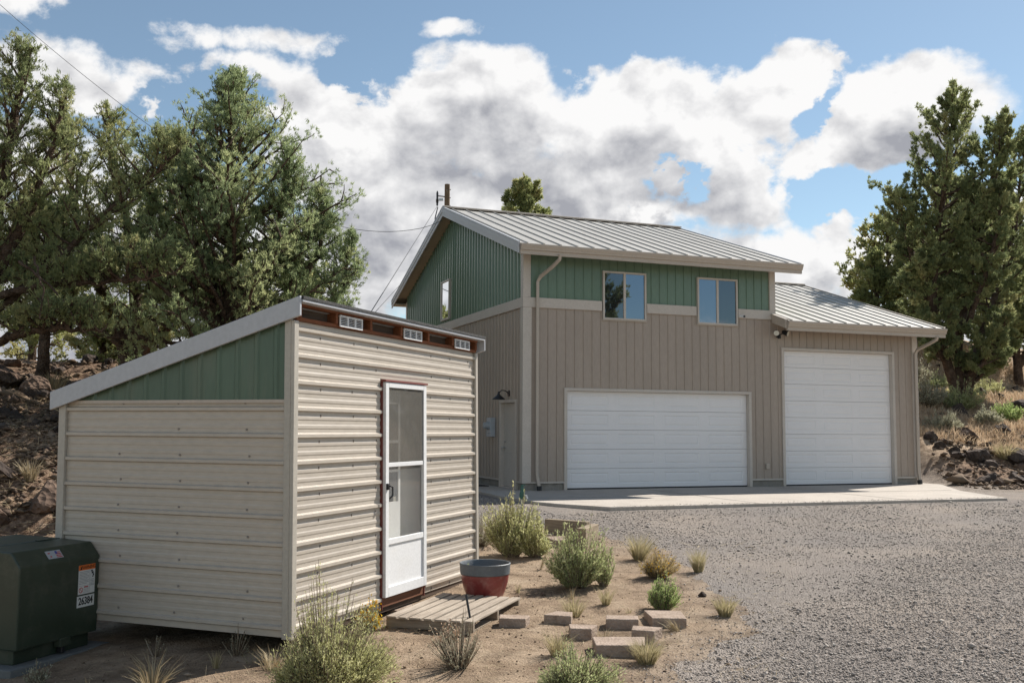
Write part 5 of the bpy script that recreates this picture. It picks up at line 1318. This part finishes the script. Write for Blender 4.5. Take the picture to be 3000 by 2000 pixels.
tree('juniper', 'spreading juniper whose forked trunk stands on the crest above the low shed eave', (-9.9, 25.9), [
    stem([(0,0,0),(-.25,0,1.2),(-1.2,0,3.2),(-1.9,.2,5.2),(-2.2,.2,7.0)], .20, [(0,.3),(.35,1.3),(.7,1.35),(.9,.8),(1,.3)], 46, .34, flare=1),
    stem([(.05,0,0),(.1,.1,1.4),(-.2,.2,3.8),(-.8,.2,5.6),(-.9,.1,7.1)], .20, [(0,.3),(.3,1.2),(.65,1.4),(.9,.8),(1,.3)], 50, .3),
    stem([(.1,0,0),(.35,-.1,1.3),(.8,0,3.4),(.9,0,5.2),(.7,.1,6.6)], .17, [(0,.3),(.3,1.2),(.65,1.3),(.9,.7),(1,.3)], 50, .3),
    stem([(.2,0,.6),(.7,-.2,1.6),(1.5,-.2,3.0),(1.9,0,4.6)], .10, [(0,.5),(.5,1.1),(.9,.6),(1,.25)], 34, .3),
    stem([(.1,0,.6),(-.5,-.3,1.2),(-1.4,-.4,1.7),(-2.0,-.4,2.6)], .08, [(0,.4),(.5,.8),(1,.3)], 22, .4),
    stem([(.1,0,.5),(.7,-.5,1.0),(1.4,-.8,1.5),(2.0,-.9,1.9)], .08, [(0,.4),(.5,.8),(1,.3)], 20, .35),
    ], 'juniper', 202, tuft_n=6, bl=.11, bw=.020, nb=11, sec=.46, clump=.40, jit=.055)
tree('juniper', 'near dark juniper at the left frame edge with long bare horizontal limbs', (-10.6, 19.4), [
    stem([(0,0,0.00),(.15,0,2.25),(.4,.1,4.50),(.75,.2,7.38)], .26, [(0,.3),(.3,1.4),(.6,1.3),(.85,.8),(1,.3)], 66, .24, flare=1),
    stem([(.1,0,1.98),(.8,.2,3.78),(1.35,.2,5.40),(1.55,.2,6.62)], .13, [(0,.3),(.5,.85),(.85,.55),(1,.2)], 32, .35),
    stem([(.05,0,1.71),(1.3,.3,2.97),(2.4,.4,4.14),(3.3,.4,4.86),(3.9,.5,5.58)], .08, [(0,.2),(.4,.8),(.75,.95),(1,.3)], 42, .3),
    stem([(.1,0,2.25),(1.4,-.1,2.61),(2.9,0,2.70),(4.0,.1,2.88)], .075, [(0,.2),(.4,.7),(.8,.85),(1,.3)], 36, .34),
    stem([(.1,0,1.17),(1.0,-.5,1.53),(2.0,-.7,1.71),(2.9,-.7,1.62)], .10, [(0,.2),(.4,.65),(.8,.75),(1,.3)], 30, .38),
    stem([(-.1,0,0.90),(-.1,-1.0,1.53),(.2,-1.8,1.98),(.5,-2.4,1.89)], .08, [(0,.2),(.5,.7),(1,.3)], 22, .3),
    ], 'juniperdark', 303, tuft_n=6, bl=.105, bw=.019, nb=11, sec=.46, clump=.40, jit=.055,
    bare=[([(1.2,-.6,2.97),(1.9,-.9,2.70),(2.4,-1.0,2.16),(2.6,-1.0,1.71)], .03),([(1.5,-.6,3.06),(2.0,-1.1,2.43),(2.1,-1.2,1.98)], .025)])
tree('juniper', 'short dark juniper with straight trunk on the left crest', (-11.6, 24.6), [
    stem([(0,0,0),(.03,0,1.4),(-.05,0,2.6),(-.1,0,4.3)], .15, [(0,.3),(.35,1.5),(.7,1.3),(1,.4)], 46, .38, flare=1),
    ], 'juniperdark', 404, tuft_n=6, bl=.17, bw=.04, sec=.9)
for (x, y, h_, w_, lf, sd_, lab) in ((-15.2,31.5,5.5,2.0,'juniper',411,'hazy juniper far left behind the crest'),(-12.0,29.0,1.7,1.2,'juniper',412,'low olive juniper bush on the crest left of the forked trunk'),(-10.9,29.0,1.7,1.2,'juniper',414,'low olive juniper bush on the crest just left of the forked trunk'),(-13.2,33,1.9,1.2,'juniper',413,'round juniper bush behind the low olive bushes'),(-10.0,36,4.5,1.8,'juniperdark',415,'background juniper seen through the forked trunk'),(-8.6,29.5,3.0,1.5,'juniperdark',416,'background juniper low between the forked trunk and pointed tree'),(-6.9,33,3.6,1.7,'juniper',417,'background juniper low behind the pointed tree')):
    tree('juniper', lab, (x, y), [stem([(0,0,0),(.1,0,h_*.5),(0,0,h_)], .12, [(0,w_*.8),(.35,w_),(.75,w_*.6),(1,.3)], int(16+h_*5), .04)], lf, sd_, tuft_n=6, bl=.21, bw=.055, nb=6, sec=.7)
tree('juniper', 'lone juniper top showing above the garage roof ridge', (.42, 45.0), [
    stem([(0,0,0),(0,0,4),(.05,0,7),(0,0,9.0)], .2, [(.3,2.3),(.6,2.0),(.8,1.35),(.93,.8),(1,.3)], 62, .4),
    ], 'juniper', 505, tuft_n=10, bl=.20, bw=.06, nb=8, sec=.7, jit=.04, clump=.35)
# right-hand group
tree('juniper', 'huge many-trunked juniper right of the garage, tallest of the right trees', (15.75, 35.0), [
    stem([(0,0,0),(-.5,0,1.8),(-.95,0,3.4),(-.6,0,6.4),(-.15,0,9.0),(.05,0,10.95)], .17, [(0,.3),(.3,1.5),(.6,1.9),(.82,1.55),(.94,1.05),(1,.5)], 88, .24, flare=1),
    stem([(.05,0,.3),(.0,.2,2.2),(.55,.2,4.6),(1.1,.2,6.6),(1.5,.1,8.6),(1.9,0,10.0)], .16, [(0,.3),(.35,1.3),(.7,1.7),(.9,1.2),(1,.5)], 72, .28),
    stem([(.1,0,0),(1.3,1.2,2.5),(2.7,2.4,4.8),(3.8,3.2,7.2),(4.4,3.5,10.6)], .16, [(0,.3),(.35,1.3),(.7,1.7),(.9,.8),(1,.3)], 70, .26),
    stem([(-.6,0,2.4),(-1.2,-.1,4.4),(-1.8,0,6.0),(-2.0,0,7.3)], .10, [(0,.3),(.4,1.0),(.8,1.2),(1,.6)], 46, .25),
    stem([(.05,0,1.0),(1.8,1.4,2.3),(3.4,2.4,3.4),(4.8,3.0,4.2)], .15, [(0,.3),(.4,1.0),(.8,1.1),(1,.3)], 44, .3),
    stem([(.2,0,2.6),(.6,-.9,4.6),(1.0,-1.1,6.2),(1.1,-1.1,7.6)], .10, [(0,.5),(.5,1.0),(1,.3)], 36, .25),
    stem([(-.3,0,1.2),(-.9,-.4,1.9),(-1.3,-.4,3.0)], .08, [(0,.5),(.5,.9),(1,.3)], 26, .2),
    stem([(.1,0,.8),(.7,-.6,1.7),(1.2,-.9,2.9)], .08, [(0,.5),(.5,1.0),(1,.4)], 30, .2),
    stem([(.2,.2,.6),(1.2,.6,1.3),(2.2,.9,2.2)], .08, [(0,.4),(.5,.9),(1,.4)], 26, .3),
    ], 'juniperdark', 606, tuft_n=10, bl=.13, bw=.032, nb=13, sec=.26, jit=.035, clump=.26)
tree('juniper', 'yellow green juniper at the right frame edge in front of the huge one', (22.4, 44.0), [
    stem([(0,0,0),(-.1,0,2),(-.3,0,4.2),(-.4,0,6.0)], .2, [(0,.8),(.4,1.6),(.75,1.2),(1,.4)], 56, .2),
    stem([(0,0,1),(1.2,0,3),(1.9,0,5.6)], .15, [(0,.8),(.5,1.4),(1,.4)], 40, .2)], 'juniper', 707, tuft_n=9, bl=.19, bw=.05, nb=7, sec=.7, jit=.05, clump=.4)
tree('juniper', 'shaded juniper with dark trunk farther up the right slope', (21.2, 47.5), [
    stem([(0,0,0),(-.2,0,2),(.2,0,5),(0,0,7.5)], .26, [(0,1.0),(.35,2.6),(.75,1.8),(1,.5)], 70, .2, flare=1)], 'juniperdark', 808, tuft_n=8, bl=.23, bw=.06, nb=7, sec=.6)
for (x, y, h_, w_, lf, sd_, lab) in ((17.2,47,3.4,1.3,'juniper',811,'little juniper top peeking over the low garage roof'),(19.0,44.5,5.0,1.8,'juniperdark',812,'background juniper behind the trunks of the huge juniper'),(23.2,47,7.,2.6,'juniperdark',813,'background juniper in the upper right shade'),(18.6,49,5.5,2.3,'juniper',814,'background juniper far up the right slope'),(22.6,31.6,7.5,2.3,'juniperdark',816,'juniper shading the right bank from beyond the frame')):
    tree('juniper', lab, (x, y), [stem([(0,0,0),(.1,0,h_*.5),(0,0,h_)], .16, [(0,w_*.6),(.35,w_),(.75,w_*.65),(1,.4)], int(20+h_*6), .1)], lf, sd_, tuft_n=7, bl=.24, bw=.065, nb=6, sec=.6)
# a tree behind the viewpoint, which the upper windows mirror
tree('juniper', 'open juniper out in front of the garage, mirrored in its upper windows', (18.5, 7.0), [
    stem([(0,0,0),(-.2,0,2.5),(.3,0,5),(.2,0,9.5)], .28, [(0,.4),(.35,2.0),(.7,1.8),(1,.4)], 44, .3, flare=1),
    stem([(0,0,2),(-1.6,.3,4.2),(-3.2,.5,6.2)], .18, [(0,.3),(.5,1.0),(1,.4)], 22, .4)], 'juniperdark', 909, tuft_n=7, bl=.22, bw=.06, nb=6, sec=.6)

# ------------------------------------------------------------------ utility pole and wires
PX, PY = -3.35, 50.0; PZ = gz(PX, PY)
U = thing('utility_pole', 'wooden utility pole top with a side bracket behind the garage peak', 'utility pole', (PX, PY, PZ))
m = MB(); m.tube([(0,0,-.5),(0,0,13.75-PZ)], [.19,.135], 14); m.build('pole', M['polewood'], U, smooth=True)
zt = 13.75-PZ
m = MB(); m.tube([(0,0,zt-.66),(-.45,-.02,zt-.60)], .035, 6); m.tube([(0,0,zt-.35),(-.02,0,zt-.35)], .16, 8); m.build('bracket_arm', M['steel'], U)
m = MB(); m.lathe([(.001,-.75),(.05,-.74),(.05,-.6),(.085,-.58),(.05,-.55),(.085,-.5),(.05,-.47),(.085,-.42),(.05,-.4),(.055,-.1),(.03,0),(.001,.02)], 12, (-.50,-.02,zt-.36)); m.build('insulator', M['black'], U, smooth=True)
m = MB(); m.box((-.42,-.06,zt-.84),(-.20,.06,zt-.74)); m.build('switch_box', M['steel'], U)
for k in range(3):
    m = MB(); m.tube([(0.12,-.1,zt-.3-k*.42),(.19,-.12,zt-.3-k*.42)], .03, 6); m.build('pole_bolt', M['steel'], U)
def wire(label, pts, r_=.011, mat='wire'):
    m = MB(); m.tube(pts, r_, 5); o = m.build('overhead_wire', M[mat], None, smooth=True); return tag(o, label, 'wire')
A = gl(-.40, 5.3, 7.16)
key = [(A[0],A[1],7.16),(-2.4,27.7,6.98),(-3.9,28.0,6.93),(-5.4,28.3,7.25),(-8.5,28.9,8.75),(-11.7,29.4,10.9),(-15.4,30.0,13.9),(-20.0,30.8,18.3)]
ky = np.array(key); kx_ = np.linspace(ky[0,0], ky[-1,0], 60); cf = np.polyfit(ky[:,0], ky[:,2], 4)
ws_ = [(x, float(np.interp(-x, -ky[:,0], ky[:,1])), float(np.polyval(cf, x))) for x in kx_]
wire('sagging service wire crossing the upper left sky to the garage peak', ws_, .008)
top = (PX-.47, PY-.05, 12.65)
wire('straight guy wire slanting from the pole bracket down behind the shed', [top, (-4.0, 14.0, gz(-4,14)-.05)], .013)
wire('second faint wire running down left of the garage eave', [(PX, PY-.1, 11.2), (-5.1, 15.2, gz(-5.1,15.2)-.05)], .009)
dl = gl(-.30, 4.2, 7.02)
wire('short drooping cable between the pole bracket and the garage roof', [(PX-.47,PY-.05,12.55),(PX-.55,PY-.6,11.9),(PX-.50,PY-1.2,11.2),(PX-.35,PY-2.2,10.4),(PX-.2,PY-3.0,9.6),(PX,PY-4,8.0)], .03)
P2 = thing('utility_pole', 'wooden utility pole carrying the near end of the service wire', 'utility pole', (-20.0, 30.8, gz(-20,30.8)))
m = MB(); m.tube([(0,0,-.5),(0,0,18.6-gz(-20,30.8))], [.17,.12], 12); m.build('pole', M['polewood'], P2, smooth=True)
m = MB(); m.tube([(0,0,18.2-gz(-20,30.8)),(.14,-.02,18.26-gz(-20,30.8))], .04, 8); m.build('insulator', M['black'], P2)
